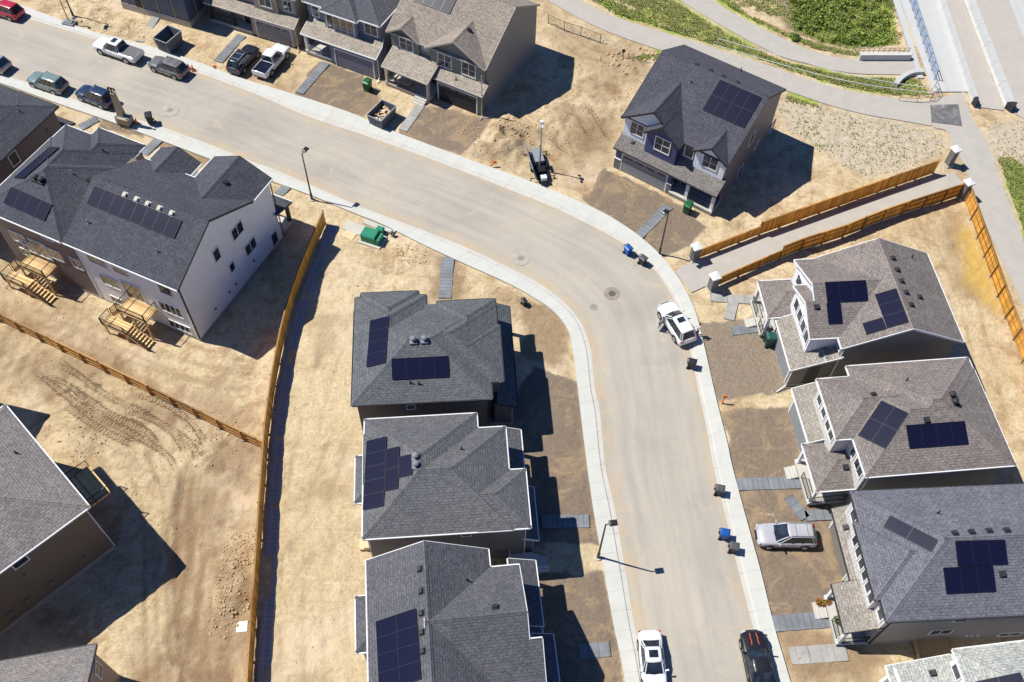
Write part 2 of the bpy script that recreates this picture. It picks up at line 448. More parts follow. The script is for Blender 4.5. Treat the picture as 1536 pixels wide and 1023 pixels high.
    def meter(self, side, pos, a, z, w=.3, h=.4, mat='vent_light'):
        if isinstance(a, tuple): a, z = self.wp(side, pos, a)
        T = self.T(side, pos); mb = MB(); self.wbox(mb, T, a-w/2, a+w/2, z-h/2, z+h/2, 0, .12)
        self.wbox(mb, T, a-w*.3, a+w*.3, z-h*.3, z+h*.3, .12, .17); mb.build('wall_vent', M[mat], self.root)
    def solar(self, cs, nx, ny, off=None, glass='solar', plane_px=None):
        """array of modules on the roof plane under the pixels cs (four corners, in order)"""
        if off: cs = [(off[0]+c[0]*off[2], off[1]+c[1]*off[2]) for c in cs]
        ctr = plane_px or (sum(c[0] for c in cs)/4, sum(c[1] for c in cs)/4)
        hh = self.hit(ctr)
        if hh is None: print('SOLAR MISS', self.root.name, ctr); return
        _, _, n, p = hh; o, w = None, []
        for c in cs:
            o, d = self.lray(c); s = ((p[0]-o) @ n)/(d @ n); w.append(o + d*s)
        e1 = ((w[1]-w[0])+(w[2]-w[3]))/2; e2 = ((w[3]-w[0])+(w[2]-w[1]))/2
        L1, L2 = np.linalg.norm(e1), np.linalg.norm(e2); d1 = e1/L1; d2 = e2 - d1*(e2 @ d1); d2 /= np.linalg.norm(d2)
        c0 = sum(w)/4 - d1*L1/2 - d2*L2/2
        mw, mh = L1/nx, L2/ny; g = .005; N = np.cross(d1, d2); N = N if N[2] > 0 else -N
        print('  solar %s %.2fx%.2f skew %.2f' % (self.root.name, mw, mh, (e1 @ e2)/L1/L2))
        self.solar_grid(c0, d1, d2, N, mw, mh, nx, ny, g, glass)
    def solar_grid(self, c0, d1, d2, N, mw, mh, nx, ny, g=.005, glass='solar'):
        for i in range(nx):
            for j in range(ny):
                a, b = i*mw+g, (i+1)*mw-g; c, e = j*mh+g, (j+1)*mh-g
                X = lambda s, t, h: tuple(c0 + d1*s + d2*t + N*h)
                mb = MB(); t0, t1 = .08, .12
                lo = [X(a,c,t0),X(b,c,t0),X(b,e,t0),X(a,e,t0)]; hi = [X(a,c,t1),X(b,c,t1),X(b,e,t1),X(a,e,t1)]; r = .014
                inn = [X(a+r,c+r,t1),X(b-r,c+r,t1),X(b-r,e-r,t1),X(a+r,e-r,t1)]
                inl = [X(a+r,c+r,t1-.006),X(b-r,c+r,t1-.006),X(b-r,e-r,t1-.006),X(a+r,e-r,t1-.006)]
                mb.face(lo, 1)
                for k in range(4):
                    k2 = (k+1) % 4; mb.face([lo[k],lo[k2],hi[k2],hi[k]], 1); mb.face([hi[k],hi[k2],inn[k2],inn[k]], 1); mb.face([inn[k],inn[k2],inl[k2],inl[k]], 1)
                mb.face(inl, 0, [(0,0),(mw,0),(mw,mh),(0,mh)])
                mb.build('solar_panel', [M[glass], M['solar_frame']], self.roof)
    def vent(self, px, typ='box', off=None, light=False, s=1.0):
        if off: px = (off[0]+px[0]*off[2], off[1]+px[1]*off[2])
        h = self.hit(px)
        if h is None: print('VENT MISS', self.root.name, px); return
        q = h[1]; mb = MB(); n = h[2]
        mt = (M['trim_beige'] if typ == 'box' else M['vent_light']) if light else M['vent_dark']
        if typ == 'box':
            k = np.array([n[0], n[1], 0]); a = math.atan2(k[1], k[0]); T = Matrix.Translation(q) @ Matrix.Rotation(a, 4, 'Z')
            sl = math.atan2(math.hypot(n[0], n[1]), n[2]); T = T @ Matrix.Rotation(sl, 4, 'Y')
            mb.box(-.25*s,-.24*s,-.05,.25*s,.24*s,.03,0,T); mb.frustum((0,0),.17*s,.17*s,.03,.15*s,.16*s,.2*s,0,T); nm = 'roof_vent'
        elif typ == 'pipe':
            mb.tube((q[0],q[1],q[2]-.1),(q[0],q[1],q[2]+.42),.055); mb.tube((q[0],q[1],q[2]-.05),(q[0],q[1],q[2]+.1),.13,.07); nm = 'vent_pipe'
        else:
            z = q[2]; mb.lathe([(.15*s,-.15),(.15*s,.14),(.12*s,.16),(.24*s,.21),(.29*s,.31),(.26*s,.42),(.15*s,.50),(0,.52)], (q[0],q[1],z), 16); nm = 'turbine_vent'
            mb.box(q[0]-.32,q[1]-.32,z-.1,q[0]+.32,q[1]+.32,z+.06)
        mb.build(nm, mt, self.roof)

def key(p): return (round(p[0],3), round(p[1],3), round(p[2],3))
def clean(p):
    o = []
    for q in p:
        if not o or key(q) != key(o[-1]): o.append(q)
    if len(o) > 1 and key(o[0]) == key(o[-1]): o.pop()
    return o
def inside(q, poly):
    x, y = q; c = False; j = len(poly)-1
    for i in range(len(poly)):
        if (poly[i][1] > y) != (poly[j][1] > y) and x < (poly[j][0]-poly[i][0])*(y-poly[i][1])/(poly[j][1]-poly[i][1])+poly[i][0]: c = not c
        j = i
    return c
# ------------------------------------------------------------------ the houses
m_sh = lambda n, c, **k: M.__setitem__(n, m_shingle(n, c, **k))
m_sh('shingle_c1', (.120,.127,.138)); m_sh('shingle_c2', (.132,.133,.141)); m_sh('shingle_c3', (.112,.113,.127))
m_sh('shingle_r1', (.225,.195,.180)); m_sh('shingle_r3', (.150,.152,.178)); m_sh('shingle_r4', (.40,.41,.38))
m_sh('shingle_navy', (.080,.081,.100)); m_sh('shingle_duplex', (.080,.084,.101)); m_sh('shingle_tan', (.30,.255,.215)); m_sh('shingle_blue', (.105,.107,.124))
m_sh('shingle_bl', (.235,.212,.203)); m_sh('shingle_porch', (.36,.315,.26)); m_sh('shingle_lowr', (.30,.27,.235)); m_sh('shingle_grey', (.19,.175,.165))
for n, c in dict(sid_charcoal=(.11,.11,.122), sid_taupe=(.22,.205,.19), sid_tan=(.36,.30,.24), sid_white=(.86,.87,.87), sid_navy=(.070,.078,.165),
                 sid_bluegrey=(.21,.215,.275), sid_olive=(.29,.28,.255), sid_brown=(.185,.145,.135), sid_grey=(.31,.305,.315), sid_pale=(.55,.54,.51), sid_green=(.185,.195,.175), sid_dusk=(.20,.185,.185), sid_mud=(.19,.16,.12)).items():
    M[n] = m_siding(n, c)
M['bb_white'] = m_siding('bb_white', (.80,.81,.83), .16, True)
M['bb_pale'] = m_siding('bb_pale', (.66,.64,.60), .16, True)
M['stone'] = m_plain('stone', (.17,.16,.16), var=.35, sc=5)
M['wrap_blue'] = m_plain('wrap_blue', (.075,.11,.17), rough=.5, var=.25, sc=1.2)
M['concrete'] = m_concrete('concrete', (.52,.495,.44))
M['deck_grey'] = m_concrete('deck_grey', (.50,.48,.44))
HS = {}

# --- centre row, top: charcoal hip roof with two round turbines
h = House('house', 'house with black-edged charcoal hip roof, topmost of the centre row beside the lane bend', (-12.49,38.81), 5.42, 'shingle_c1', 'trim_black'); HS['C1'] = h
o = (515,425,.2053); z, p = 6.4, .43
h.hip(0,0,11.11,9.42,z,p); h.hip(.05,3.3,6.07,10.7,z,p,'v','gh'); h.hip(.5,5,5.4,11.15,z,p,'v','gh')
h.hip(4,1.55,11.97,9.38,z,p,'u','gh'); h.hip(6.95,4,11.93,9.95,z,p,'v','gh'); h.hip(6,1.61,12.13,7.18,z,p,'u','gh')
h.slab([(13.28,.9,3.4),(13.28,11.3,3.4),(11.6,11.3,4.15),(11.6,.9,4.15)])
h.wall('sid_charcoal', .35,.35,10.75,9.05,.2,6.45); h.wall('sid_charcoal', .32,8,5.7,10.35,.2,6.44); h.wall('sid_charcoal', .9,9,5.05,10.8,.2,6.43)
h.wall('sid_charcoal', 5,1.95,11.62,9.6,.2,6.46); h.wall('sid_charcoal', 11,1.99,11.75,6.8,3.5,6.42); h.wall('sid_charcoal', 11.4,1.3,12.85,7.0,.2,3.55)
h.base(.35,.35,10.75,9.6); h.base(10,1.3,12.85,7.0)
h.garage('u+',12.85,1.8,6.6); h.deck(11.3,7.05,13.1,11.1); h.post(12.95,10.9,.45,3.4); h.post(12.95,7.3,.45,3.4); h.door('u+',11.62,8.2); h.window('u+',11.62,10.2,1.9,.0+1.0,1.3) if False else None
h.window('u+',11.75,3.2,5.0,1.2,1.4); h.window('u+',11.75,5.6,5.0,1.2,1.4); h.window('u-',.35,2.4,4.9,1.6,1.2); h.window('u-',.35,2.4,1.9,1.8,1.5,3); h.window('u-',.32,9.3,4.9,.9,1.2,1)
h.window('v+',10.8,3,4.9,1.3,1.2); h.window('v-',.35,4.6,5.2,.6,.6,1)
h.finish()
h.solar([(190,278),(325,247),(325,578),(183,615)],1,4,o); h.solar([(350,552),(768,530),(772,685),(358,705)],4,1,o)
for q in ((512,420),(594,415)): h.vent(q,'turbine',o,True,.85)
for q in ((490,728),(552,735)): h.vent(q,'pipe',o)
h.downspout(10.85,.3,6.3); h.meter('v-',.35,(330,970-0),1) if False else None

# --- centre row, middle: white gutters, stepped solar array
h = House('house', 'grey hip-roofed house with white gutters and a stair-stepped solar array, middle of the centre row', (-10.34,27.65), 5.89, 'shingle_c2', 'trim_white'); HS['C2'] = h
o = (525,605,.2298)
h.hip(0,0,10.97,8.63,z,p); h.hip(.05,4.34,8.8,9.98,z,p,'v','gh'); h.hip(8.3,.05,12.22,4.85,z,p,'u','gh')
h.slab([(12.35,4.95,3.4),(12.35,9.95,3.4),(10.6,9.95,4.15),(10.6,4.95,4.15)]); h.slab([(12.96,.4,3.2),(12.96,4.85,3.2),(11.7,4.85,3.75),(11.7,.4,3.75)])
h.hip(-.98,4.35,.5,8.45,3.35,.5,'v')
h.wall('sid_dusk', .35,.35,10.6,8.28,.2,6.45); h.wall('sid_dusk', .38,7,8.45,9.6,.2,6.44); h.wall('sid_dusk', 10,.38,11.85,4.5,.2,6.43)
h.wall('sid_dusk', 11.5,.7,12.6,4.6,.2,3.4); h.wall('sid_dusk', -.62,4.7,.4,8.1,.2,3.4); h.base(.35,.35,10.6,9.6); h.base(10,.38,12.6,4.6); h.base(-.62,4.7,1,8.1)
h.garage('u+',12.6,.95,4.35); h.deck(10.65,4.75,12.2,9.8); h.post(12.05,9.6,.45,3.35); h.post(12.05,5.2,.45,3.35); h.door('u+',10.6,6.2); h.window('u+',10.6,7.6,5.0,1.3,1.3); h.window('u+',11.85,2.4,5.0,2.2,1.3,3)
h.window('u-',-.62,6.4,1.9,1.9,1.3,3); h.window('u-',.35,2.2,4.9,1.4,1.2); h.window('v-',.35,7.5,5.3,.6,.5,1); h.window('v+',9.6,4.2,5.0,1.4,1.2)
# side stair with white railings by the front corner
mb = MB(); mb.box(10.7,-1.05,.0,12.5,.36,1.05); 
for k in range(5): mb.box(12.5+.25*k,-1.0,0,12.75+.25*k,.3,.9-.2*k)
mb.build('side_stair', M['deck_grey'], h.root); h.rail([(10.75,.3),(10.75,-1.0),(12.45,-1.0)],1.05,.95,'trim_white'); h.rail([(12.45,-1.0),(13.7,-1.0)],.4,.95,'trim_white')
h.finish()
h.solar([(103,250),(235,222),(232,668),(97,698)],1,5,o); h.solar([(236,302),(322,285),(322,553),(234,575)],1,2,o); h.solar([(322,352),(410,332),(410,465),(322,487)],1,1,o)
for q in ((430,352),(432,405)): h.vent(q,'turbine',o,True,.9)
h.vent((728,300),'pipe',o); h.downspout(11.9,.32,6.3,mat=M['trim_white']); h.downspout(.3,.3,6.3)
for q in ((965,970),(985,968),(1010,962)): h.meter('v-',.35,(525+q[0]*.2298,605+q[1]*.2298),.18,.18,.22)

# --- centre row, bottom: big side gable
h = House('house', 'dark grey gabled house with a tall cross gable, lowest of the centre row', (-9.91,26.04), 7.6, 'shingle_c3', 'trim_white'); HS['C3'] = h
o = (525,790,.2278); k = .58
h.gable(0,-13.2,8.75,0,'v',4.3,6.4,6.4+4.3*k,6.4,'sid_grey',(.3,.323))
h.gable(4.0,-10.05,10.85,-1.38,'u',-5.72,6.4,6.4+4.33*k,6.4,'sid_grey',(.3,.353),skin=False)
zr = 6.4+4.33*k; zm = 6.4+2.8*k; h.shell([[(10.85,-1.38,6.4),(4,-1.38,6.4),(4,-5.72,zr),(10.85,-5.72,zr)], [(4,-10.05,6.4),(11.72,-10.05,6.4),(11.72,-7.25,zm),(10.85,-7.25,zm),(10.85,-5.72,zr),(4,-5.72,zr)]],.2)
h.hip(-1.12,-5.55,.5,-1.45,3.35,.5,'v')
h.slab([(12.28,-5.0,3.4),(12.28,0,3.4),(10.2,0,4.3),(10.2,-5.0,4.3)]); h.slab([(12.15,-7.2,3.35),(12.15,-5.0,3.35),(10.2,-5.0,4.3),(10.2,-7.2,4.3)]); h.slab([(12.9,-10.4,3.3),(12.9,-5.6,3.3),(11.3,-5.6,3.9),(11.3,-10.4,3.9)])
h.wall('sid_grey', .3,-13,8.45,-.32,.2,6.45); h.wall('sid_grey', 6,-9.75,10.5,-1.68,.2,6.44); h.wall('sid_grey', 9,-9.74,11.4,-7.5,.2,6.3); [h.wmb('sid_grey').face(f) for f in ([(11.4,-9.74,6.2),(11.4,-7.5,6.2),(11.4,-7.5,7.7),(11.4,-9.74,6.4)],[(11.4,-7.5,6.2),(9,-7.5,6.2),(9,-7.5,7.7),(11.4,-7.5,7.7)])]; h.wall('sid_grey', -.75,-5.2,.4,-1.8,.2,3.4)
h.wall('sid_grey', 10.4,-9.9,12.4,-5.9,.2,3.4); h.base(.3,-13,10.5,-.32); h.base(10,-9.9,12.4,-5.9)
h.garage('u+',12.4,-9.5,-6.3); h.deck(10.5,-5.2,12.1,-.2); h.post(11.95,-.4,.45,3.35); h.post(11.95,-4.9,.45,3.35); h.window('u+',10.5,-3.5,5.2,1.6,1.3); h.window('u+',11.4,-8.7,5.4,1.4,1.3); h.door('u+',10.5,-2.3)
h.window('u-',-.75,-3.5,1.9,1.9,1.3,3); h.window('v+',-.32,6.3,5.0,.6,.5,1)
h.finish()
h.solar([(183,622),(445,538),(468,1003),(190,1093)],2,4,o)
for q in ((462,280),(470,425),(473,570),(477,695),(482,820),(957,532)): h.vent(q,'box',o)
h.vent((770,352),'pipe',o)

# --- right row, top: taupe gables over a white front gable
h = House('house', 'taupe-roofed house with an L-shaped solar array, topmost of the right row beside the board fence', (37.04,56.84), -84.0, 'shingle_r1', 'trim_white', low='shingle_lowr'); HS['R1'] = h
o = (1125,345,.2541); k = .467
h.gable(0,-10.55,9.72,0,'u',-5.25,6.0,8.45,6.0,'sid_taupe',(.303,.303))
h.gable(.03,-12.2,8.55,-5.3,'v',4.28,6.02,6.02+4.26*k,6.02,'bb_white',(.353,.3))
h.gable(2.9,-13.0,8.6,-8.5,'v',5.75,6.06,6.06+2.85*k,6.06,'bb_white',(.303,3.0),cut=(1,-8.5,-10.2,-7.4))
h.slab([(9.68,-14.1,2.95),(4.15,-14.1,2.95),(4.15,-11.2,4.1),(9.68,-11.2,4.1)][::-1]); h.slab([(9.68,-11.25,4.08),(8.45,-11.25,4.08),(8.45,-10.0,4.55),(9.68,-10.0,4.55)])
h.hip(.0,-14.85,4.15,-10.9,3.15,.42,'v','hg')
h.wall('sid_taupe', .3,-10.2,9.42,-.35,.2,6.1); h.wall('bb_white', .33,-11.85,8.25,-9,3.0,6.05); h.wall('bb_white', 3.2,-12.7,8.27,-9,3.2,6.06); h.wall('sid_taupe', 4.2,-13.75,9.4,-11.3,.2,3.0); h.wall('sid_taupe', 4.2,-12.4,9.4,-9,.2,3.5); h.wall('sid_taupe', .33,-11.8,4.3,-9,.2,3.2)
h.wall('sid_taupe', 8.2,-11.3,9.4,-10,.2,4.2)
h.base(.3,-10.2,9.42,-.35); h.base(4.2,-13.75,9.4,-9)
h.garage('v-',-13.75,4.7,9.0,mat='trim_grey'); h.deck(.1,-14.95,4.1,-11.75); h.post(.3,-14.6,.45,3.1,.28); h.post(3.9,-14.6,.45,3.1,.28); h.rail([(.4,-14.85),(2.0,-14.85)],.45); h.rail([(3.0,-14.85),(4.0,-14.85)],.45); h.door('v-',-11.8,2.4); h.window('v-',-11.8,1.1,1.8,.8,1.3,1)
mb = MB()
for i in range(3): mb.box(2.05,-15.0-.3*(i+1),0,2.95,-15.0-.3*i,.34-.11*i)
mb.build('front_step', M['concrete'], h.root)
for a in (4.2,5.35,6.5,7.6): h.window('v-',-12.7,a,4.9,.75,1.25,1)
h.window('v-',-10.2,8.85,5.2,.6,.9,1); h.window('v-',-11.85,1.7,4.9,1.0,1.2,1)
h.window('v+',-.35,2.5,4.9,1.4,1.2); h.window('v+',-.35,6.8,4.9,1.4,1.2); h.window('v+',-.35,4.5,1.8,2.2,2.0,3)
h.finish()
h.solar([(443,308),(685,296),(690,420),(450,432)],3,1,o); h.solar([(450,434),(533,430),(541,551),(459,554)],1,1,o)
h.solar([(738,384),(862,348),(942,544),(808,582)],1,3,o); h.solar([(662,553),(784,520),(807,583),(688,622)],1,1,o)
for q in ((842,168),(868,236),(893,303),(920,370),(950,442)): h.vent(q,'box',o)
h.vent((955,163),'pipe',o); h.vent((1000,397),'box',o); h.vent((394,455),'box',o); h.downspout(9.5,-13.8,2.8,out=(.5,-.9)); h.downspout(9.47,-10.1,5.9)

# --- right row, second: taupe hip with a tilted array
h = House('house', 'taupe hip-roofed house with a tilted solar array, second down the right row', (37.83,45.43), -83.0, 'shingle_r1', 'trim_white', low='shingle_lowr'); HS['R2'] = h
o = (1175,525,.2444); z, p = 6.2, .43
h.hip(1.06,-11.8,10,.12,z,p,'v'); h.hip(-.02,-10.36,9.9,.06,z,p,'v'); h.hip(1.0,-13.15,6.62,-6,z,p,'v','hg')
h.slab([(5.05,-14.05,2.95),(-.2,-14.05,2.95),(-.2,-12.2,3.7),(5.05,-12.2,3.7)][::-1]); h.hip(5.1,-14.6,9.4,-10.6,2.95,.42,'v','hg')
h.wall('sid_olive', 1.4,-11.45,9.65,-.25,.2,6.25); h.wall('sid_olive', .35,-10,9.6,-.28,.2,6.24); h.wall('bb_pale', 1.35,-12.8,6.27,-9,.2,6.26); h.wall('bb_pale', 6.2,-11.5,9.6,-11.2,3.0,6.2); h.wall('sid_pale', .1,-13.7,5.0,-10,.2,2.97)
h.base(.35,-11.45,9.65,-.25); h.base(.1,-13.7,5.0,-10)
h.garage('v-',-13.7,.5,4.6,mat='trim_grey'); h.deck(5.2,-14.6,9.3,-11.4); h.post(5.45,-14.35,.45,2.95,.25); h.post(9.1,-14.35,.45,2.95,.25); h.rail([(6.9,-14.5),(9.15,-14.5)],.45); h.rail([(9.2,-14.4),(9.2,-11.5)],.45); h.door('v-',-11.5,7.2)
for a in (2.2,3.4,4.6,5.5): h.window('v-',-12.8,a,4.95,.7,1.2,1)
for a in (7.2,8.2,8.9): h.window('v-',-11.5,a,4.95,.6,1.2,1)
h.window('v+',-.25,3,4.9,1.5,1.2); h.window('v+',-.25,7,4.9,1.5,1.2); h.window('u+',9.65,-5.2,5.5,.7,.5,1)
mb = MB()
for i in range(3): mb.box(5.7,-14.65-.3*(i+1),0,6.8,-14.65-.3*i,.34-.11*i)
mb.build('front_step', M['concrete'], h.root)
h.finish()
h.solar([(603,312),(768,390),(625,608),(457,525)],2,2,o); h.solar([(748,462),(1108,435),(1133,577),(770,603)],4,1,o)
for q in ((1033,282),(1050,325)): h.vent(q,'turbine',o,False,.9)
h.vent((757,187),'pipe',o); h.vent((555,275),'box',o); h.vent((880,430),'box',o); h.vent((384,720),'box',o); h.downspout(9.7,-11.2,6.1)

# --- right row, third: blue-grey roof, silver SUV on its pad
h = House('house', 'blue-grey roofed house with pale board front behind the silver parked SUV', (25.91,32.82), -85.31, 'shingle_r3', 'trim_black', low='shingle_lowr'); HS['R3'] = h
o = (1220,710,.264); p = .45
h.hip(0,0,10,17.5,z,p,'v'); h.hip(2.5,-.38,8.42,6,6.2,p,'v','hg')
h.slab([(5.95,-.45,2.95),(-.1,-.45,2.95),(-.1,.9,3.6),(5.95,.9,3.6)][::-1]); h.slab([(9.65,-1.95,3.0),(5.95,-1.95,3.0),(5.95,.9,3.9),(9.65,.9,3.9)][::-1])
h.wall('sid_grey', .35,.55,9.65,17.1,.2,6.25); h.wall('bb_pale', .33,.36,9.66,.8,3.2,6.22); h.wall('bb_pale', 2.75,-.05,8.17,.8,3.2,6.3); h.wall('sid_pale', .0,.15,5.0,.8,.2,3.1)
h.base(.35,.55,9.65,17.1); h.garage('v-',.15,.35,4.55,mat='sid_taupe',lights=False); h.deck(5.9,-1.8,9.7,.55); h.post(6.1,-1.6,.45,3.0,.25); h.post(9.5,-1.6,.45,3.0,.25); h.rail([(7.9,-1.7),(9.5,-1.7)],.45); h.rail([(9.55,-1.6),(9.55,.5)],.45); h.door('v-',.55,7.3)
for a in (3.4,4.3,5.2,6.1,7.0,7.8): h.window('v-',-.05,a,4.9,.6,1.2,1)
h.window('v-',.36,1.4,4.9,.8,1.2,1); h.window('v-',.36,9.0,4.9,.7,1.2,1); h.window('u+',9.65,(1225+.0,710) if False else 6.0,5.0,.9,.9,1)
h.window('u+',9.65,(1220+725*.264,710+898*.264),0,1.5,.9,2); h.window('u+',9.65,(1220+1115*.264,710+912*.264),0,1.6,.6,2)
for q in ((868,913),(897,913),(932,912)): h.meter('u+',9.65,(1220+q[0]*.264,710+q[1]*.264),.2,.22,.28,'metal_white')
mb = MB()
for i in range(3): mb.box(6.3,-1.85-.3*(i+1),0,7.6,-1.85-.3*i,.34-.11*i)
mb.build('front_step', M['concrete'], h.root)
h.finish()
h.solar([(437,240),(710,378),(668,450),(397,305)],2,1,o); h.solar([(800,387),(1080,372),(1105,518),(818,522)],3,1,o); h.solar([(733,535),(1015,522),(1035,670),(752,683)],3,1,o)
for q in ((805,342),(900,335),(1000,328),(1100,325),(187,308)): h.vent(q,'box',o)
h.vent((708,228),'pipe',o); h.vent((1075,572),'box',o)
h.downspout(9.72,.75,6.1)

# --- right row, bottom corner: pale shingles
h = House('house', 'pale grey shingled house cut off by the bottom right corner of the picture', (31.0,21.13), 8.5, 'shingle_r4', 'trim_white'); HS['R4'] = h
O4 = h
a0 = h.at((1180+1075*.2318,920+235*.2318),6.0); 
h.hip(a0[0],a0[1]-9.5,a0[0]+14,a0[1],6.0,.42); b0 = h.at((1180+642*.2318,920+340*.2318),3.2)
h.slab([(b0[0],b0[1]-4.5,3.2),(a0[0]+.6,b0[1]-4.5,4.3),(a0[0]+.6,b0[1],4.3),(b0[0],b0[1],3.2)])
h.wall('bb_white', a0[0]+.35,a0[1]-9.15,a0[0]+13.6,a0[1]-.35,.2,6.05); h.wall('sid_white', b0[0]+.4,b0[1]-4.2,a0[0]+1,b0[1]-.3,.2,3.35); h.base(a0[0]+.35,a0[1]-9.15,a0[0]+13.6,a0[1]-.35)
h.window('u-',a0[0]+.35,a0[1]-1.2,4.9,.9,1.2,1); h.window('u-',a0[0]+.35,a0[1]-3.4,4.9,1.4,1.2); h.window('v+',a0[1]-.35,a0[0]+5,4.9,.9,.9,1); h.garage('u-',b0[0]+.4,b0[1]-3.9,b0[1]-.6,mat='trim_grey')
h.finish(); h.solar([(1180+1240*.2318,920+440*.2318),(1180+1536*.2318,920+380*.2318),(1180+1560*.2318,920+560*.2318),(1180+1262*.2318,920+620*.2318)],2,1); h.vent((1180+948*.2318,920+388*.2318),'box')

# --- navy house by the path
h = House('house', 'navy and white gabled house by the footpath with a green bin on its porch side', (9.74,72.39), -33.32, 'shingle_navy', 'trim_black', low='shingle_grey'); HS['N'] = h
o = (905,60,.2688)
h.gable(-.2,1.5,11.62,13.7,'u',8.35,6.0,9.42,6.7,'sid_dusk',(.253,.223))
h.gable(-.17,1.05,6.65,7.6,'v',3.22,6.0,6.0+3.4*.715,6.0,'bb_white',(.403,3),cut=(1,1.75,1.75,6.55)); h.gable(2.75,.5,6.68,3.2,'v',4.5,6.05,7.55,6.03,'sid_navy',(.353,.25)); h.gable(7.9,1.1,11.58,5,'v',9.74,6.0,7.3,6.0,'bb_white',(.403,2),cut=(1,1.75,1.75,4.3))
h.slab([(0,-.05,2.85),(11.75,-.05,2.85),(11.75,1.75,3.75),(0,1.75,3.75)])
h.wall('sid_dusk', .05,1.9,11.4,13.3,.2,6.1); h.wall('bb_white', .08,1.45,4,2.2,3.3,6.1); h.wall('sid_navy', 2.95,.85,6.4,2,3.3,6.15); h.wall('sid_navy', 6.3,1.75,8.2,2.1,3.0,6.0); h.wall('bb_white', 8.1,1.5,11.36,2.2,3.3,6.1); h.wall('sid_navy', .2,.25,6.7,2.2,.2,2.88); h.wall('sid_navy', 6.6,1.8,11.38,2.2,.2,3.4)
h.wall('stone', .15,.18,.95,.5,.0,1.3); h.wall('stone', 6.35,.18,6.85,.5,.0,1.3); h.wmb('trim_white').box(.12,.14,1.3,.97,.52,1.38); h.wmb('trim_white').box(6.33,.14,1.3,6.88,.52,1.38)
h.base(.05,1.9,11.4,13.3); h.garage('v-',.25,1.05,6.2,mat='trim_grey'); h.deck(6.75,.02,11.7,1.85,.5); h.post(8.6,.3,.5,2.9,.32); h.post(11.45,.3,.5,2.9,.32); h.rail([(8.75,.25),(11.3,.25)],.5,.95,'metal_dark'); h.rail([(11.5,.4),(11.5,1.75)],.5); h.door('v-',1.8,7.7,z0=.5)
q = lambda x, y: (905+x*.2688, 60+y*.2688)
h.window('v-',1.45,q(190,497),0,1.4,1.45,2,2); h.window('v-',.85,q(330,588),0,1.6,1.6,2,2); h.window('v-',1.75,q(480,622),0,.9,1.35,1); h.window('v-',1.5,q(597,684),0,1.5,1.4,2,2)
h.window('u+',11.4,q(828,548),0,.8,1.5,1); h.window('u+',11.4,q(852,585),0,.6,.9,1); h.window('u+',11.4,q(942,482),0,.9,1.1,1); h.window('u+',11.4,q(757,750),0,.9,2.3,1); h.window('v-',1.8,10.0,1.8,2.2,1.5,2)
h.window('v+',13.3,3,4.9,1.5,1.2); h.window('v+',13.3,8,4.9,1.5,1.2)
h.meter('u+',11.4,q(825,685),0,.3,.4,'metal_white')
h.finish(); h.solar([(652,222),(885,322),(785,492),(553,390)],4,2,o)
for q2 in ((520,138),(597,172),(668,204),(748,238)): h.vent(q2,'box',o)
h.vent((482,237),'pipe',o,True); h.vent((767,172),'pipe',o); h.vent((165,572),'box',o,False,.8)

# --- left duplex: taupe half and white half
h = House('duplex', 'large duplex with one white half and one taupe half under a joined slate-grey roof', (-27.73,48.63), 66.4, 'shingle_duplex', 'trim_white', 'duplex', 'houses of the new estate', 'trim_black'); HS['D'] = h
o = (100,200,.3128); o2 = (0,130,.2346); k = .53
h.gable(-.32,.15,11.0,12.05,'v',5.35,8.0,11.0,8.0,'sid_white',(.273,.2))
h.gable(6.5,.16,13.95,6.5,'u',3.3,8.02,9.5,8.02,'sid_white',(4,.353),cut=(0,10.75,10.75,8.0)); h.gable(8.5,7.2,12.9,11.8,'u',9.5,7.8,8.9,7.8,'sid_white',(.3,.403))
h.hip(-.36,12.2,9.4,21.5,8.0,.53,'u'); h.hip(4,13.0,11.35,21.45,8.0,.53,'u','gh'); h.hip(6,13.04,12.4,18.45,8.0,.53,'u','gh')
h.slab([(13.2,.15,3.9),(15.85,.25,3.1),(15.85,3.0,3.1),(13.2,3.0,3.9)])
h.wall('sid_white', .05,.42,10.6,11.4,.2,8.05); h.wall('sid_white', 10,.41,13.6,6.2,.2,8.04); h.wall('sid_white', 10,7.5,12.5,11.5,.2,7.9)
h.wall('sid_brown', .04,11.4,10.5,21.1,.2,8.05); h.wall('sid_brown', 10,13.4,12.0,18.1,.2,8.04); h.wall('sid_brown', 9,13.4,11.0,21.1,.2,8.03)
h.base(.05,.42,13.6,11.4,.22); h.base(.04,11.4,12.0,20.8,.22)
for (a, b) in ((.05,.42),):
    h.wmb('trim_black').box(a-.05,b-.05,.3,a+.06,b+.06,7.9)
h.wmb('trim_white').box(-.0,11.3,.3,.1,11.5,7.9)
q = lambda x, y: (100+x*.3128, 200+y*.3128)
E_ = lambda px, w, hh, nx=2, ny=1: h.window('v-',.42,q(*px),0,w,hh,nx,ny,'trim_white')
E_((817,466),1.5,1.25); E_((881,542),1.5,1.25); E_((718,581),.75,1.3,1); E_((792,640),.6,1.0,1); E_((996,503),.8,1.5,1)
for px in ((810,722),(778,760),(712,840),(895,610)): h.meter('v-',.42,q(*px),0,.2,.2)
Wr = lambda px, w, hh, nx=2, ny=1, t='trim_white', g='glass_tan': h.window('u-',.05,q(*px),0,w,hh,nx,ny,t,g)
Wr((145,608),1.9,1.1,2); Wr((258,660),1.5,.7,1); Wr((475,752),1.3,1.1,1,1,'trim_white','glass'); Wr((210,712),1.9,1.3,2); Wr((322,760),2.0,2.2,2); Wr((500,842),2.3,1.4,4,1,'trim_white','glass'); Wr((545,926),2.3,.9,4,1,'trim_white','glass'); Wr((243,800),1.2,.8,2,1,'trim_white','glass')
q5 = lambda x, y: (x*.1857, 330+y*.1857)
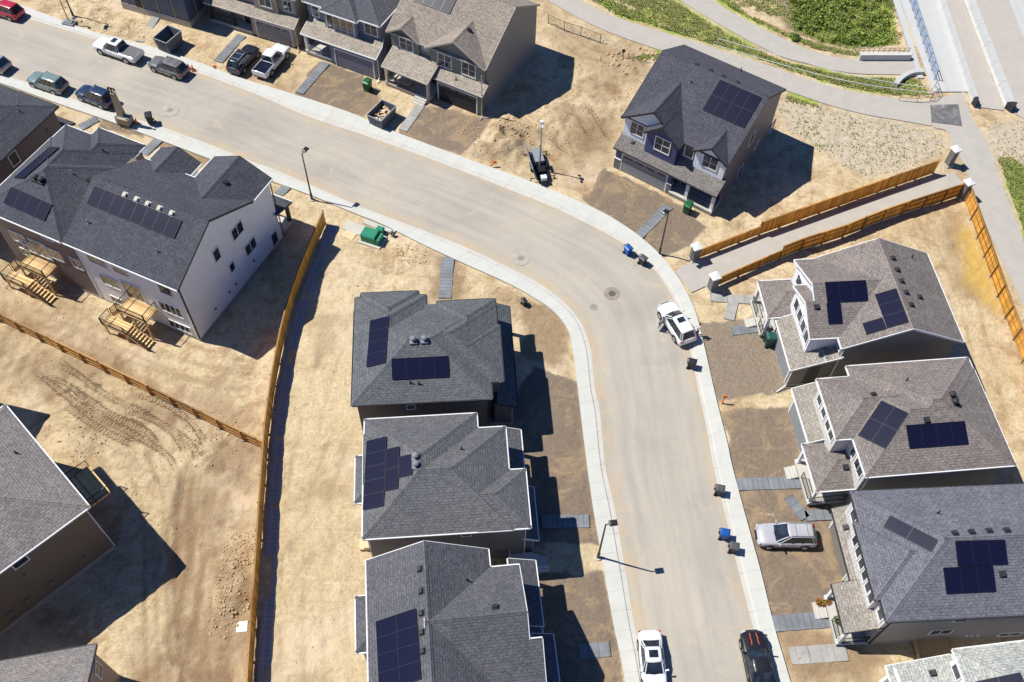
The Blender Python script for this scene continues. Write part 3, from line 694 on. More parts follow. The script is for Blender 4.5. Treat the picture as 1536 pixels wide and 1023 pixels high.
Wd = lambda px, w, hh, nx=2: h.window('u-',.04,q5(*px),0,w,hh,nx,1,'trim_white','glass_tan')
Wd((150,140),1.6,1.3); Wd((240,215),1.4,1.3); Wd((330,235),1.8,2.1,2); Wd((440,275),1.6,1.3); Wd((620,350),1.0,1.3,2); Wd((375,135),1.2,.6,2); Wd((215,260),1.0,.8)
h.deck(13.65,.5,15.7,3.0,.6); h.post(15.5,.75,.6,3.2,.3,'trim_black'); h.post(15.5,2.8,.6,3.2,.3,'trim_black'); h.door('u+',13.6,2.2,z0=.6); h.garage('u+',12.5,8.1,11.0); h.garage('u+',12.0,13.8,17.6)
h.window('u+',13.6,3.4,5.8,1.5,1.3); h.window('u+',12.5,9.5,5.6,1.3,1.2); h.window('u+',12.0,15.7,5.6,1.6,1.3); h.window('u+',11.1,20,5.6,1.6,1.3)
h.finish()
h.solar([(135,250),(555,420),(518,505),(100,340)],8,1,o); h.solar([(75,640),(340,755),(285,860),(25,745)],4,1,o2); h.solar([(320,390),(380,393),(160,592),(95,588)],1,4,o2)
for q2 in ((280,295),(336,317),(390,339),(446,360),(505,384)): h.vent(q2,'box',o,True)
for q2 in ((105,430),(436,570)): h.vent(q2,'pipe',o,True)
h.vent((763,237),'box',o)
for q2 in ((232,590),(268,605)): h.vent(q2,'turbine',o2)
h.vent((460,555),'pipe',o2,True); h.vent((660,412),'pipe',o2); h.vent((572,602),'box',o2)
h.downspout(13.75,.35,7.7,mat=M['trim_black'])

# --- far left: hip roof over brown wall
h = House('house', 'slate-roofed house with a dark brown side wall at the left picture edge, behind the duplex', (-48.64,64.27), 66.9, 'shingle_duplex', 'trim_black'); HS['TL'] = h
z = 6.4
h.hip(-7,0,8.25,10.4,z,.43,'u'); h.hip(2,4.95,7.15,10.3,z,.43,'u','gh') if False else None
h.hip(1,0.04,8.28,4.9,z,.45,'u','gh')
h.slab([(8.1,.35,3.75),(9.4,.35,3.1),(9.4,4.6,3.1),(8.1,4.6,3.75)])
h.wall('sid_brown', -6.6,.4,7.1,10,.2,6.45); h.wall('sid_brown', 5,.42,7.85,4.5,.2,6.44); h.base(-6.6,.4,7.1,10)
q = lambda x, y: (x*.2346, 130+y*.2346)
h.window('v-',.4,q(88,458),0,.9,1.3,1); h.window('v-',.4,-4,4.9,.9,1.3,1); h.garage('u+',7.85,1.0,4.2); h.meter('v-',.4,q(300,276),0,.2,.2); h.window('u+',7.85,2.5,5.0,1.5,1.2); h.deck(7.1,4.7,9.0,8.6); h.door('u+',7.1,6.5)
h.finish(); h.vent((120,156),'pipe',(0,130,.2346),True)

# --- bottom left: brown-grey hip over a long dark wall
h = House('house', 'grey-brown hip-roofed house with a long dark side wall beside the tracked sand', G(134,760,7.6)[:2], -43.2, 'shingle_bl', 'trim_white'); HS['BL'] = h
E0 = h.at((134.0,760.0),7.6); N0 = h.at((7.6,607),7.6); U0, U1, V1 = N0[0], E0[0], (E0[1]+N0[1])/2

h.hip(U0,V1-14,U1,V1,7.6,.36,'v')
h.wall('sid_mud', U0+.4,V1-13.6,U1-.4,V1-.4,.3,7.7); h.base(U0+.4,V1-13.6,U1-.4,V1-.4,.45)
q = lambda x, y: (x*.4228, 590+y*.4228)
h.window('u+',U1-.4,q(70,597),0,1.0,.8,1); h.window('v+',V1-.4,U1-3.2,5.6,1.6,1.2); h.window('v+',V1-.4,U1-8,5.6,1.6,1.2); h.window('v+',V1-.4,U1-6,2.6,1.9,2.1); h.window('v+',V1-.4,U1-2.2,1.6,1.2,1.0)
for px, s in (((298,581),.3),((180,668),.25),((164,679),.15),((86,641),.16),((95,732),.35),((36,774),.25),((22,786),.2),((50,796),.2)): h.meter('u+',U1-.4,q(*px),0,s,s,'vent_light')
h.downspout(U1-.45,V1-.3,7.4); h.finish(); h.vent((57,212),'pipe',(0,590,.4228)); h.BL = (U0,U1,V1)

# --- bottom left corner: gable end
h = House('house', 'grey-brown roof with a tan end wall filling the bottom left corner of the picture', (-27.63,19.68), -74.76, 'shingle_bl', 'trim_black'); HS['BL2'] = h
h.root.rotation_euler.z = R(12.5); a = R(12.5); h.A = np.array([math.cos(a),math.sin(a),0]); h.B = np.array([-math.sin(a),math.cos(a),0])
e = h.at((342*.4228,590+890*.4228),6.0)
h.gable(e[0]-12,e[1]-9,e[0],e[1],'u',e[1]-4.5,6.0,8.0,6.0,'sid_tan',(.3,.303)); h.wall('sid_tan', e[0]-11.7,e[1]-8.7,e[0]-.3,e[1]-.35,.2,6.05); h.base(e[0]-11.7,e[1]-8.7,e[0]-.3,e[1]-.35)
h.window('u+',e[0]-.3,e[1]-1.3,4.6,.8,1.2,1); h.window('u+',e[0]-.3,e[1]-5,4.6,1.4,1.2); h.window('v+',e[1]-.35,e[0]-5,4.6,1.4,1.2); h.finish()

# --- top row, from the left
h = House('unfinished_house', 'unfinished house in blue wrap on bare concrete above the tall grey dumpster', (-42.02,94.17), -20.0, 'shingle_grey', 'trim_grey', 'unfinished house'); HS['T0'] = h
h.wall('wrap_blue', -5.5,0,3.8,9,.75,6.1); h.wmb('foundation').box(-5.55,-.06,-.2,3.86,9,.78); h.hip(-5.9,-.4,4.2,9.4,6.1,.45,'v')
for a in (-4.6,-2.4,-.2,2.0): h.wmb('wood_new').box(a-.03,-.05,.8,a+.03,.02,6.0)
for a in (1.6,3.6,5.6): h.wmb('wood_new').box(3.78,a-.03,.8,3.85,a+.03,6.0)
h.wmb('door_dark').box(-3.4,-.04,.78,-2.4,.02,2.85); h.finish()

h = House('house', 'taupe house at the top edge behind the two cars parked on its driveway', (-30.86,91.76), -21.42, 'shingle_porch', 'trim_beige'); HS['T1'] = h
h.hip(-6.2,.8,5.9,12,6.0,.45,'v'); h.slab([(-6.0,-.25,2.9),(5.85,-.25,2.9),(5.85,1.2,3.6),(-6.0,1.2,3.6)])
h.wall('sid_tan', -5.9,1.15,5.55,11.7,.2,6.05); h.wall('sid_tan', -.1,.02,5.75,1.3,.2,2.88); h.wall('sid_tan', .3,.75,3.4,1.3,3.0,6.02); h.base(-5.9,1.15,5.55,11.7); h.garage('v-',.02,.55,5.1,mat='trim_grey')
h.deck(-5.9,-.05,-.2,1.2,.5); h.post(-5.7,.15,.5,2.9,.28,'trim_black'); h.post(-2.6,.15,.5,2.9,.28,'trim_black'); h.rail([(-5.6,.1),(-2.7,.1)],.5); h.door('v-',1.15,-1.4); h.window('v-',1.15,-4.2,2,1.4,1.3); h.window('v-',.75,1.9,4.6,1.5,1.2); h.window('v-',1.15,4.6,4.6,1.0,1.3); h.window('v-',1.15,-3.5,4.6,1.6,1.3)
h.downspout(5.85,-.1,2.7,out=(.2,-.6)); h.finish()

h = House('house', 'blue-grey house with a white bay window and garage, left of the gabled taupe house', (-20.95,87.13), -24.29, 'shingle_blue', 'trim_white', low='shingle_porch'); HS['T2'] = h
z = 5.85
h.hip(-4.45,1.7,5.42,12.5,z,.45,'v'); h.hip(-1.9,1.12,2.85,7,z,.5,'v','hg'); h.slab([(-4.05,-.1,2.9),(5.65,-.1,2.9),(5.65,1.3,3.45),(-4.05,1.3,3.45)], [(-4.05,1.3,3.45),(5.65,1.3,3.45),(5.3,2.3,3.8),(-3.9,2.3,3.8)])
h.wall('sid_bluegrey', -4.1,2.05,5.05,12.2,.2,5.9); h.wall('sid_bluegrey', -1.6,1.45,2.5,2.2,3.2,5.92); h.wall('sid_bluegrey', -.4,.02,5.6,2.2,.2,2.85); h.base(-4.1,2.05,5.05,12.2); h.garage('v-',.02,.25,5.1,mat='sid_bluegrey',lights=False)
h.deck(-3.9,.05,-.5,2.1,.5); h.post(-3.7,.25,.5,2.9,.3); h.rail([(-3.6,.15),(-1.8,.15)],.5,.9,'trim_white'); h.door('v-',2.05,-1.0); h.window('v-',2.05,-2.8,2.0,1.3,1.3)
h.window('v-',2.05,-3.1,4.7,.8,1.2,1); h.window('v-',2.05,4.0,4.75,1.5,1.3); h.window('v-',1.45,.45,4.75,3.4,1.5,4,1,'trim_white','glass_tan'); h.window('v-',1.45,.45,3.72,3.4,.35,4)
h.window('u+',5.05,6,4.7,1,1.2,1); h.downspout(5.7,.1,2.7,out=(.1,-.7)); h.finish()

h = House('house', 'tall taupe house with two front gables and a long grey side wall', (-9.02,81.95), -27.65, 'shingle_tan', 'trim_tan', low='shingle_porch'); HS['T3'] = h
o = (560,0,.1857)
h.gable(-6.75,.95,5.62,12.7,'u',7.2,5.8,9.5,6.3,'sid_olive',(.353,.173)); h.gable(-1.75,.65,5.6,6.5,'v',1.9,5.8,5.8+3.65*.6,5.85,'sid_green',(.503,3),cut=(1,1.2,1.2,4.85)); h.gable(-6.72,.8,-2.55,4.5,'v',-4.63,5.8,7.06,5.8,'sid_green',(.403,2),cut=(1,1.2,1.2,3.3))
h.slab([(-.3,-.08,2.9),(5.72,-.08,2.9),(5.72,1.3,3.6),(-.3,1.3,3.6)]); h.slab([(-6.2,-1.32,2.9),(-.35,-1.32,2.9),(-.35,1.3,3.95),(-6.2,1.3,3.95)])
h.wall('sid_olive', -6.4,1.5,5.45,12.4,.2,5.9); h.wall('sid_green', -1.45,1.15,5.3,2,3.2,5.95); h.wall('sid_green', -6.38,1.2,-2.85,2,3.4,5.9); h.wall('sid_green', -.1,.1,5.44,2,.2,2.85); h.base(-6.4,1.5,5.45,12.4)
for (a0,a1,dz) in ((-1.3,5.2,5.6),(-6.2,-3.0,5.6)): h.wmb('trim_beige').box(a0,1.08 if a0 > -5 else 1.14,dz,a1,1.16 if a0 > -5 else 1.21,dz+.18)
h.garage('v-',.1,.15,4.9,mat='door_dark'); h.deck(-6.2,-1.0,-.45,1.5,.5); h.post(-6.0,-.8,.5,2.95,.3,'trim_beige'); h.post(-.65,-.8,.5,2.95,.3,'trim_beige'); h.rail([(-5.85,-.9),(-2.4,-.9)],.5); h.door('v-',1.5,-1.2)
mb = MB()
for i in range(3): mb.box(-2.2,-1.05-.3*(i+1),0,-.7,-1.05-.3*i,.36-.12*i)
mb.build('front_step', M['concrete'], h.root)
mb = MB(); mb.box(-5.3,-.5,.62,-3.4,.35,.92); mb.box(-5.3,.15,.9,-3.4,.4,1.3); mb.box(-5.35,-.5,.62,-5.15,.4,1.1); mb.box(-3.55,-.5,.62,-3.35,.4,1.1); so = mb.build('porch_sofa', M['trim_beige'], None)
so.location = h.root.location; so.rotation_euler = h.root.rotation_euler; tag(so, 'cream outdoor sofa on the porch of the tall taupe house', 'sofa')
q = lambda x, y: (560+x*.1857, y*.1857)
h.window('v-',1.2,q(267,352),0,1.6,1.6,2,2); h.window('v-',1.15,q(577,490),0,1.6,1.6,2,2); h.window('v-',1.15,q(770,562),0,1.6,1.6,2,2); h.window('v-',1.5,-2.2,5.2,.7,.8,1); h.window('v-',1.5,-4.5,2.1,1.6,1.3)
h.downspout(5.62,0,5.6,out=(.05,-.55)); h.finish()
h.vent((775,245),'box',o); h.vent((668,645),'pipe',o,False)
hh = h.hit(q(480,60))
if hh:
    _, w0, n, p0 = hh; d1 = np.array([1.0,0,0]); d2 = np.cross(n, d1); c = []
    for px in (q(325,5), q(615,115)):
        o_, d = h.lray(px); s = ((p0[0]-o_) @ n)/(d @ n); c.append(o_ + d*s)
    L = c[1][0]-c[0][0]; print('  T3 array', c, L)
    h.solar_grid(np.array([c[0][0], (c[0][1]+c[1][1])/2, (c[0][2]+c[1][2])/2]), d1, d2, n, L/4, 1.7, 4, 2)

# --- the house just beyond the left edge, whose roof shades the sand by the picture's side
tip, tip2 = np.array(G(75,623)), np.array(G(0,605)); d1 = tip2-tip; EZ = 6.8; oc = tip - np.array([.671*EZ, -.168*EZ, 0])
h = House('house', 'house beyond the left edge whose roof corner shades the tracked sand', (oc[0], oc[1]), math.degrees(math.atan2(d1[1], d1[0])), 'shingle_bl', 'trim_white')
h.hip(0,0,11,10,EZ,.4,'u'); h.wall('sid_tan',.4,.4,10.6,9.6,.2,EZ+.05); h.base(.4,.4,10.6,9.6); h.window('u-',.4,5,4.9,1.5,1.2); h.window('v-',.4,5,4.9,1.5,1.2); h.finish(); HS['X'] = h
# ------------------------------------------------------------------ ground, road, paths
def pts(l): return [tuple(G(x, y)[:2]) for x, y in l]
def catmull(p, n=8):
    p = [np.array(q) for q in p]; p = [2*p[0]-p[1]] + p + [2*p[-1]-p[-2]]; o = []
    for i in range(1, len(p)-2):
        for k in range(n):
            t = k/n; a, b, c, d = p[i-1], p[i], p[i+1], p[i+2]
            o.append(.5*((2*b)+(c-a)*t+(2*a-5*b+4*c-d)*t*t+(3*b-a-3*c+d)*t**3))
    o.append(p[-2]); return np.array(o)
def resample(p, n):
    p = np.array(p); d = np.r_[0, np.cumsum(np.linalg.norm(np.diff(p, axis=0), axis=1))]
    s = np.linspace(0, d[-1], n); return np.c_[np.interp(s, d, p[:,0]), np.interp(s, d, p[:,1])]
s_in = [(-110,72),(24,118),(87,140),(169,169),(232,187),(310,215),(380,243),(406,252),(472,280),(538,309),(610,336),(697,370),(760,400),(800,420),(826,437),(852,459),(871,483),(881,507),(887,530),(892,580),(900,620),(908,700),(921,758),(936,843),(949,924),(963,999),(985,1120)]
s_out = [(-120,86),(0,125),(87,156),(171,185),(264,220),(325,243),(406,272),(467,294),(528,319),(575,338),(644,372),(705,400),(750,420),(780,435),(805,450),(826,464),(844,483),(855,504),(860,533),(866,578),(873,638),(880,694),(890,765),(903,840),(919,931),(932,993),(955,1120)]
n_in = [(-110,-22),(0,15),(52,31),(137,57),(210,81),(287,106),(380,140),(459,174),(538,200),(583,216),(652,241),(712,264),(780,291),(834,313),(897,344),(945,372),(979,402),(997,425),(1012,452),(1026,490),(1036,530),(1048,588),(1061,649),(1070,700),(1089,778),(1105,846),(1125,924),(1150,1023),(1175,1120)]
n_out = [(-110,-38),(0,-2),(60,19),(139,48),(216,68),(283,89),(362,118),(446,144),(520,168),(591,198),(633,214),(697,238),(780,267),(839,291),(897,316),(945,345),(984,377),(1011,409),(1029,438),(1044,472),(1058,528),(1074,599),(1090,662),(1098,700),(1118,775),(1141,859),(1160,937),(1185,1023),(1210,1120)]
SI, SO, NI, NO = (catmull(pts(l), 10) for l in (s_in, s_out, n_in, n_out))
def strip(A, B, lanes, n, name, mat, uvs=True):
    """sheet between two lines; lanes = [(t, z)...] across"""
    A, B = resample(A, n), resample(B, n); mb = MB(); s = np.r_[0, np.cumsum(np.linalg.norm(np.diff((A+B)/2, axis=0), axis=1))]
    W = np.linalg.norm(A-B, axis=1).mean()
    for i in range(n-1):
        for (t0, z0), (t1, z1) in zip(lanes, lanes[1:]):
            a, b = A[i]*(1-t0)+B[i]*t0, A[i+1]*(1-t0)+B[i+1]*t0; c, d = A[i+1]*(1-t1)+B[i+1]*t1, A[i]*(1-t1)+B[i]*t1
            mb.face([(*a,z0),(*b,z0),(*c,z1),(*d,z1)], 0, [(s[i],t0*W),(s[i+1],t0*W),(s[i+1],t1*W),(s[i],t1*W)])
    o = mb.build(name, mat, merge=True)
    if o.data.polygons[0].normal.z < 0: o.data.flip_normals()
    return kind(o, 'structure')

def m_road():
    t = NT('road_dust'); ob = t.coord(); uv = t.coord('UV')
    f = t.noise(ob, .12, 6, .62, .4); g = t.noise(ob, 14, 4, .7); st = t.noise(t.scale(uv, (.10, 1.2, 1)), 1.0, 4, .6, .5)
    a = t.ramp(f, [(.25,(.355,.328,.290)),(.5,(.425,.388,.333)),(.75,(.485,.430,.350))])
    a = t.mix(.7, a, t.ramp(st, [(.3,(.84,.845,.85)),(.7,(1.11,1.09,1.05))]), 'MULTIPLY')
    sp = t.n('ShaderNodeSeparateXYZ'); t.l(uv, sp.inputs[0])
    e = t.math('ABSOLUTE', t.math('SUBTRACT', sp.outputs[1], 4.95))
    edge = t.math('MULTIPLY', t.maprange(e, 3.2, 4.9, 0, 1), t.maprange(t.noise(ob, .5, 5, .6), .35, .65, .1, .8))
    a = t.mix(edge, a, (.50,.385,.25))
    ck = t.n('ShaderNodeTexVoronoi', feature='DISTANCE_TO_EDGE'); t.setv(ck, Scale=.12, Randomness=1.0); wv_ = t.n('ShaderNodeVectorMath', operation='ADD'); wn_ = t.n('ShaderNodeTexNoise'); t.setv(wn_, Scale=.6, Detail=6.0); ws_ = t.n('ShaderNodeVectorMath', operation='SCALE'); ws_.inputs['Scale'].default_value = 2.6; t.l(ob, wn_.inputs['Vector']); t.l(wn_.outputs['Color'], ws_.inputs[0]); t.l(ob, wv_.inputs[0]); t.l(ws_.outputs[0], wv_.inputs[1]); t.l(wv_.outputs[0], ck.inputs['Vector'])
    a = t.mix(t.math('MULTIPLY', t.maprange(ck.outputs['Distance'], 0, .008, 1, 0), t.maprange(f, .45, .6, .0, .22)), a, (.24,.21,.175))
    oil = t.noise(ob, .9, 3, .5); a = t.mix(t.maprange(oil, .70, .80, 0, .45), a, (.25,.22,.19))
    bl = t.noise(ob, .55, 5, .6, .6); a = t.mix(t.maprange(bl, .56, .70, 0, .55), a, (.50,.425,.32))
    a = t.mix(.4, a, t.ramp(g, [(.3,(.85,.85,.85)),(.7,(1.12,1.12,1.12))]), 'MULTIPLY')
    t.bump(g, .15, .008); return t.out(a, .9, .2)
M['road'] = m_road()
M['walk'] = m_concrete('walk', (.555,.55,.505), 1.55, .07); M['gutter'] = m_concrete('gutter', (.54,.52,.465), 3.1, .08)
M['trail'] = m_concrete('trail', (.43,.395,.35), None, .08); M['bridge_white'] = m_concrete('bridge_white', (.49,.49,.475), 3.0, .05); M['bridge_road'] = m_concrete('bridge_road', (.44,.40,.355), None, .06)
strip(SI, NI, [(0,.02),(.5,.06),(1,.02)], 260, 'road', M['road'])
strip(SI, SO, [(0,.024),(.22,.035),(.27,.10)], 260, 'gutter', M['gutter']); strip(SI, SO, [(.268,.102),(1,.125),(1.0,-.05)], 260, 'pavement', M['walk'])
strip(NI, NO, [(0,.024),(.22,.035),(.27,.10)], 260, 'gutter', M['gutter']); strip(NI, NO, [(.268,.102),(1,.125),(1.0,-.05)], 260, 'pavement', M['walk'])

# footpaths on the north-east side
A_up = [(760,-60),(820,-22),(868,0),(918,24),(984,45),(1040,62),(1090,78),(1136,92),(1202,116),(1268,135),(1334,146),(1397,152)]
A_lo = [(720,-45),(790,-18),(821,0),(866,26),(918,50),(992,76),(1050,96),(1110,114),(1183,137),(1242,157),(1300,172),(1347,180),(1397,189)]
B_up = [(1010,-30),(1066,0),(1116,29),(1160,51),(1190,65),(1220,77),(1255,86),(1290,88),(1370,89)]
B_lo = [(960,-35),(1019,0),(1058,24),(1103,50),(1140,70),(1178,87),(1223,98),(1255,106),(1294,111),(1374,112)]
C_l = [(1395,150),(1398,188),(1420,196),(1428,215),(1440,235),(1455,269),(1463,293),(1479,338),(1505,396),(1536,462),(1600,600)]
C_r = [(1446,138),(1455,170),(1466,190),(1478,210),(1487,230),(1497,264),(1513,303),(1528,345),(1550,400),(1590,480),(1660,620)]
AU, AL, BU, BL_, CL, CR = (catmull(pts(l), 8) for l in (A_up, A_lo, B_up, B_lo, C_l, C_r))
def path(A, B, name, mat, z=.03, n=90): return strip(A, B, [(0,-.06),(0.002,z),(.5,z+.02),(.998,z),(1,-.06)], n, name, mat)
path(AL, AU, 'footpath', M['trail']); path(BL_, BU, 'footpath', M['trail']); path(CL, CR, 'footpath', M['trail'], .036)
# walled lane between the two board fences
K_a = pts([(1012,408),(1040,391),(1100,372),(1200,338),(1300,303),(1400,268),(1430,258)]); K_b = pts([(1037,439),(1072,424),(1137,402),(1202,376),(1310,337),(1400,306),(1452,287)])
path(catmull(K_a,6), catmull(K_b,6), 'lane', M['trail'], .04, 60)
# bridge deck: verge, pavement, carriageways
def quad(l, name, mat, z0=-.3, z1=.05, k='structure'):
    mb = MB(); mb.prism(pts(l), z0, z1); o = mb.build(name, mat, merge=True); kind(o, k); return o
quad([(1336,-10),(1346,-10),(1385,118),(1376,118)], 'retaining_ledge', M['bridge_white'], -1.4, .12)
quad([(1346.5,-10),(1406.5,-10),(1456,138),(1400,138)], 'pavement', M['bridge_white'], -1.4, .07)
quad([(1408,-10),(1440,-10),(1506,166),(1461,160)], 'bridge_road', M['bridge_road'], -.3, .05)
quad([(1457,-10),(1507,-10),(1575,140),(1536,178),(1522,170)], 'bridge_road', M['bridge_road'], -.3, .052)
quad([(1508,-10),(1560,-10),(1600,100),(1570,140)], 'pavement', M['bridge_white'], -.3, .10)
def m_asphalt():
    t = NT('asphalt_patch'); ob = t.coord(); n = t.noise(ob, .8, 6, .65, .8)
    return t.out(t.ramp(n, [(.35,(.10,.098,.10)),(.55,(.17,.165,.165)),(.72,(.36,.335,.31))]), .9, .2)
M['asphalt_patch'] = m_asphalt()
quad([(1395,158),(1437,157),(1443,190),(1397,184)], 'asphalt_patch', M['asphalt_patch'], -.02, .075)

# ------------------------------------------------------------------ the bare ground
GX0, GX1, GY0, GY1, GS = -78.0, 74.0, 12.0, 118.0, .2
nx, ny = int((GX1-GX0)/GS)+1, int((GY1-GY0)/GS)+1
xs, ys = np.linspace(GX0, GX1, nx), np.linspace(GY0, GY1, ny)
X, Y = np.meshgrid(xs, ys)
def vnoise(sc, seed=0):
    r = np.random.RandomState(seed); u, v = (X-GX0)/sc, (Y-GY0)/sc; n = (int(u.max())+3, int(v.max())+3); L = r.rand(*n)
    i, j = u.astype(int), v.astype(int); f, g = u-i, v-j; f, g = f*f*(3-2*f), g*g*(3-2*g)
    return L[i,j]*(1-f)*(1-g)+L[i+1,j]*f*(1-g)+L[i,j+1]*(1-f)*g+L[i+1,j+1]*f*g
def fbm(sc, seed, oc=4):
    o, a, t = 0, 1, 0
    for k in range(oc): o = o+a*vnoise(sc/2**k, seed+k); t += a; a *= .55
    return o/t
def polydist(poly, closed=True, width=None):
    """signed distance (inside positive) to a polygon, or distance and arc length to a polyline"""
    p = np.array(poly); D = np.full(X.shape, 1e9); Sarc = np.zeros(X.shape); ins = np.zeros(X.shape, bool); n = len(p); acc = 0
    for i in range(n if closed else n-1):
        a, b = p[i], p[(i+1) % n]; d = b-a; L = np.hypot(*d)
        if L < 1e-6: continue
        t = np.clip(((X-a[0])*d[0]+(Y-a[1])*d[1])/L**2, 0, 1); q = np.hypot(X-a[0]-t*d[0], Y-a[1]-t*d[1])
        m = q < D; D = np.where(m, q, D); Sarc = np.where(m, acc+t*L, Sarc); acc += L
        if closed:
            c = ((a[1] > Y) != (b[1] > Y)); ins ^= c & (X < (b[0]-a[0])*(Y-a[1])/(b[1]-a[1]+1e-12)+a[0])
    return np.where(ins, D, -D) if closed else (D, Sarc)
def sstep(x, a, b): t = np.clip((x-a)/(b-a), 0, 1); return t*t*(3-2*t)
edge = (fbm(2.2, 40)-.5)*1.6 + (fbm(.6, 60)-.5)*.8
def zone(px, soft=.45, wob=.6): return sstep(polydist(pts(px))+edge*wob, -soft, soft)
attr = {k: np.zeros(X.shape) for k in ('gravel', 'soil', 'grass', 'clay', 'pale', 'weed', 'track', 'cleat', 'gdark', 'calm')}
def add(k, v): attr[k] = np.maximum(attr[k], v)
# gravelled pads in front of the houses
for pad in ([(872,300),(905,250),(1005,300),(1062,340),(1030,372),(990,388),(925,342)], [(596,205),(612,176),(645,158),(735,178),(718,215),(690,232)], [(440,144),(478,90),(545,112),(570,150),(545,175),(520,168)],
            [(1048,484),(1135,478),(1160,520),(1190,585),(1078,600),(1060,540)], [(1078,614),(1200,608),(1225,700),(1250,775),(1114,775),(1095,690)], [(1114,768),(1250,768),(1272,905),(1152,905),(1130,825)],
            [(800,545),(866,575),(876,645),(884,700),(893,770),(902,815),(760,815),(770,600)], [(800,862),(904,858),(920,935),(932,1000),(945,1060),(800,1060)], [(155,160),(215,180),(215,205),(150,195)], [(1150,905),(1250,905),(1255,930),(1165,945)]):
    zz = zone(pad, .45, .55); add('gravel', zz); add('gdark', zz*(0.15 if pad[0][0] == 1048 else 1.0))
for s in ([(380,72),(440,95),(420,125),(365,110)], [(770,440),(850,470),(850,560),(790,540)], [(1170,940),(1260,950),(1330,985),(1290,1023),(1190,1010)], [(232,197),(300,222),(330,240),(300,246),(240,220)], [(655,385),(685,385),(690,450),(650,450)]):
    add('soil', zone(s, .6, 1.1)*.75)
add('soil', zone([(90,590),(150,620),(225,648),(215,668),(140,650)], .9, 1.4)*.8); add('soil', zone([(270,585),(330,580),(385,625),(385,650),(320,640)], 1.5, 2)*.55); add('soil', zone([(845,175),(905,165),(925,225),(870,245),(840,225)], 1.8, 2)*.75); add('soil', zone([(740,195),(800,188),(850,200),(835,215),(760,225)], 1.2, 1.5)*.5); add('pale', zone([(690,205),(735,210),(715,228)], .6, 1)); add('pale', zone([(330,720),(385,700),(385,780),(330,800)], 1.5, 2)); add('pale', zone([(40,455),(150,500),(220,545),(120,520)], 1, 1.5)); add('soil', zone([(820,20),(905,70),(960,110),(900,130),(820,85)], 2, 2.5)*.45); add('pale', zone([(262,600),(330,600),(360,660),(280,650)], 1.5, 1.8)*.7); add('soil', zone([(255,700),(300,700),(320,850),(330,1040),(245,1040),(240,850)], 1.0, 1.3)*.95*(.55+.45*np.sin(X*5.2+fbm(4,77)*9)))
lz = zone([(-40,440),(60,470),(250,560),(395,640),(395,1045),(180,1045),(250,860),(150,690),(60,590),(-40,560)], 1.5, 2); add('soil', lz*(.10+.55*sstep(fbm(4.2, 610), .46, .66)+.35*sstep(fbm(1.2, 640), .55, .7))); lz2 = zone([(690,190),(760,170),(850,110),(900,60),(985,95),(900,240),(870,280),(800,280),(700,235)], 1.5, 2); add('soil', lz2*(.08+.5*sstep(fbm(3.6, 660), .46, .66)+.35*sstep(fbm(1.0, 690), .55, .7))); lz3 = zone([(-30,380),(60,420),(230,500),(390,560),(395,640),(200,560),(0,465)], 1.5, 2); add('soil', lz3*.4*sstep(fbm(3.0, 720), .5, .66)); add('calm', zone([(510,360),(560,440),(560,1040),(400,1040),(415,640),(460,420)], 2, 2)); add('calm', zone([(440,560),(545,560),(545,1040),(400,1040)], 2, 2))
dirt = sstep(fbm(7, 90), .52, .68)
for s in ([(0,640),(120,640),(260,800),(220,900),(0,960)], [(0,380),(180,470),(120,480),(0,430)], [(240,470),(400,610),(300,620),(180,520)]): add('soil', zone(s, 2, 2)*dirt*.6)
# wet clay in the east yard
add('clay', zone([(1440,330),(1462,345),(1500,420),(1500,470),(1470,450),(1440,400)], 1.3, 1.4)); add('soil', zone([(1415,310),(1450,315),(1450,400),(1480,470),(1440,440),(1418,370)], 1.2, 1.4)*.6)
# pale gravel with weeds, north-east
add('weed', zone([(1160,150),(1250,160),(1390,190),(1425,215),(1415,235),(1300,265),(1240,235),(1190,200)], 1.2, 1.5)); add('weed', zone([(1475,195),(1600,160),(1600,500),(1540,380),(1500,260)], .8, 1.2)); add('weed', zone([(985,92),(1080,125),(990,105),(930,70),(840,40)], .8, 1)*.7)
for g_, w in (([(872,-8),(905,-8),(1000,40),(1060,65),(1000,46),(930,26)], 1), ([(905,-8),(1019,-3),(1060,27),(1105,54),(1180,92),(1296,115),(1372,116),(1392,140),(1335,144),(1270,133),(1205,114),(1136,90),(1050,62)], .62),
           ([(1095,58),(1180,92),(1296,115),(1372,116),(1392,140),(1335,144),(1240,120),(1150,92)], .9), ([(1068,-4),(1130,33),(1222,74),(1290,84),(1270,76),(1190,55),(1120,22),(1085,-8)], 1), ([(1180,-20),(1335,-20),(1348,62),(1290,66),(1230,55),(1195,28)], 1),
           ([(950,86),(990,72),(992,88),(960,92)], .8), ([(1180,136),(1220,140),(1228,158),(1185,152)], .9), ([(1498,240),(1520,240),(1600,330),(1600,430),(1540,360)], 1), ([(1085,-8),(1200,40),(1285,76),(1285,60),(1200,20),(1150,-10)], .45)):
    z_ = zone(g_, .5, .7); add('grass', z_*w)
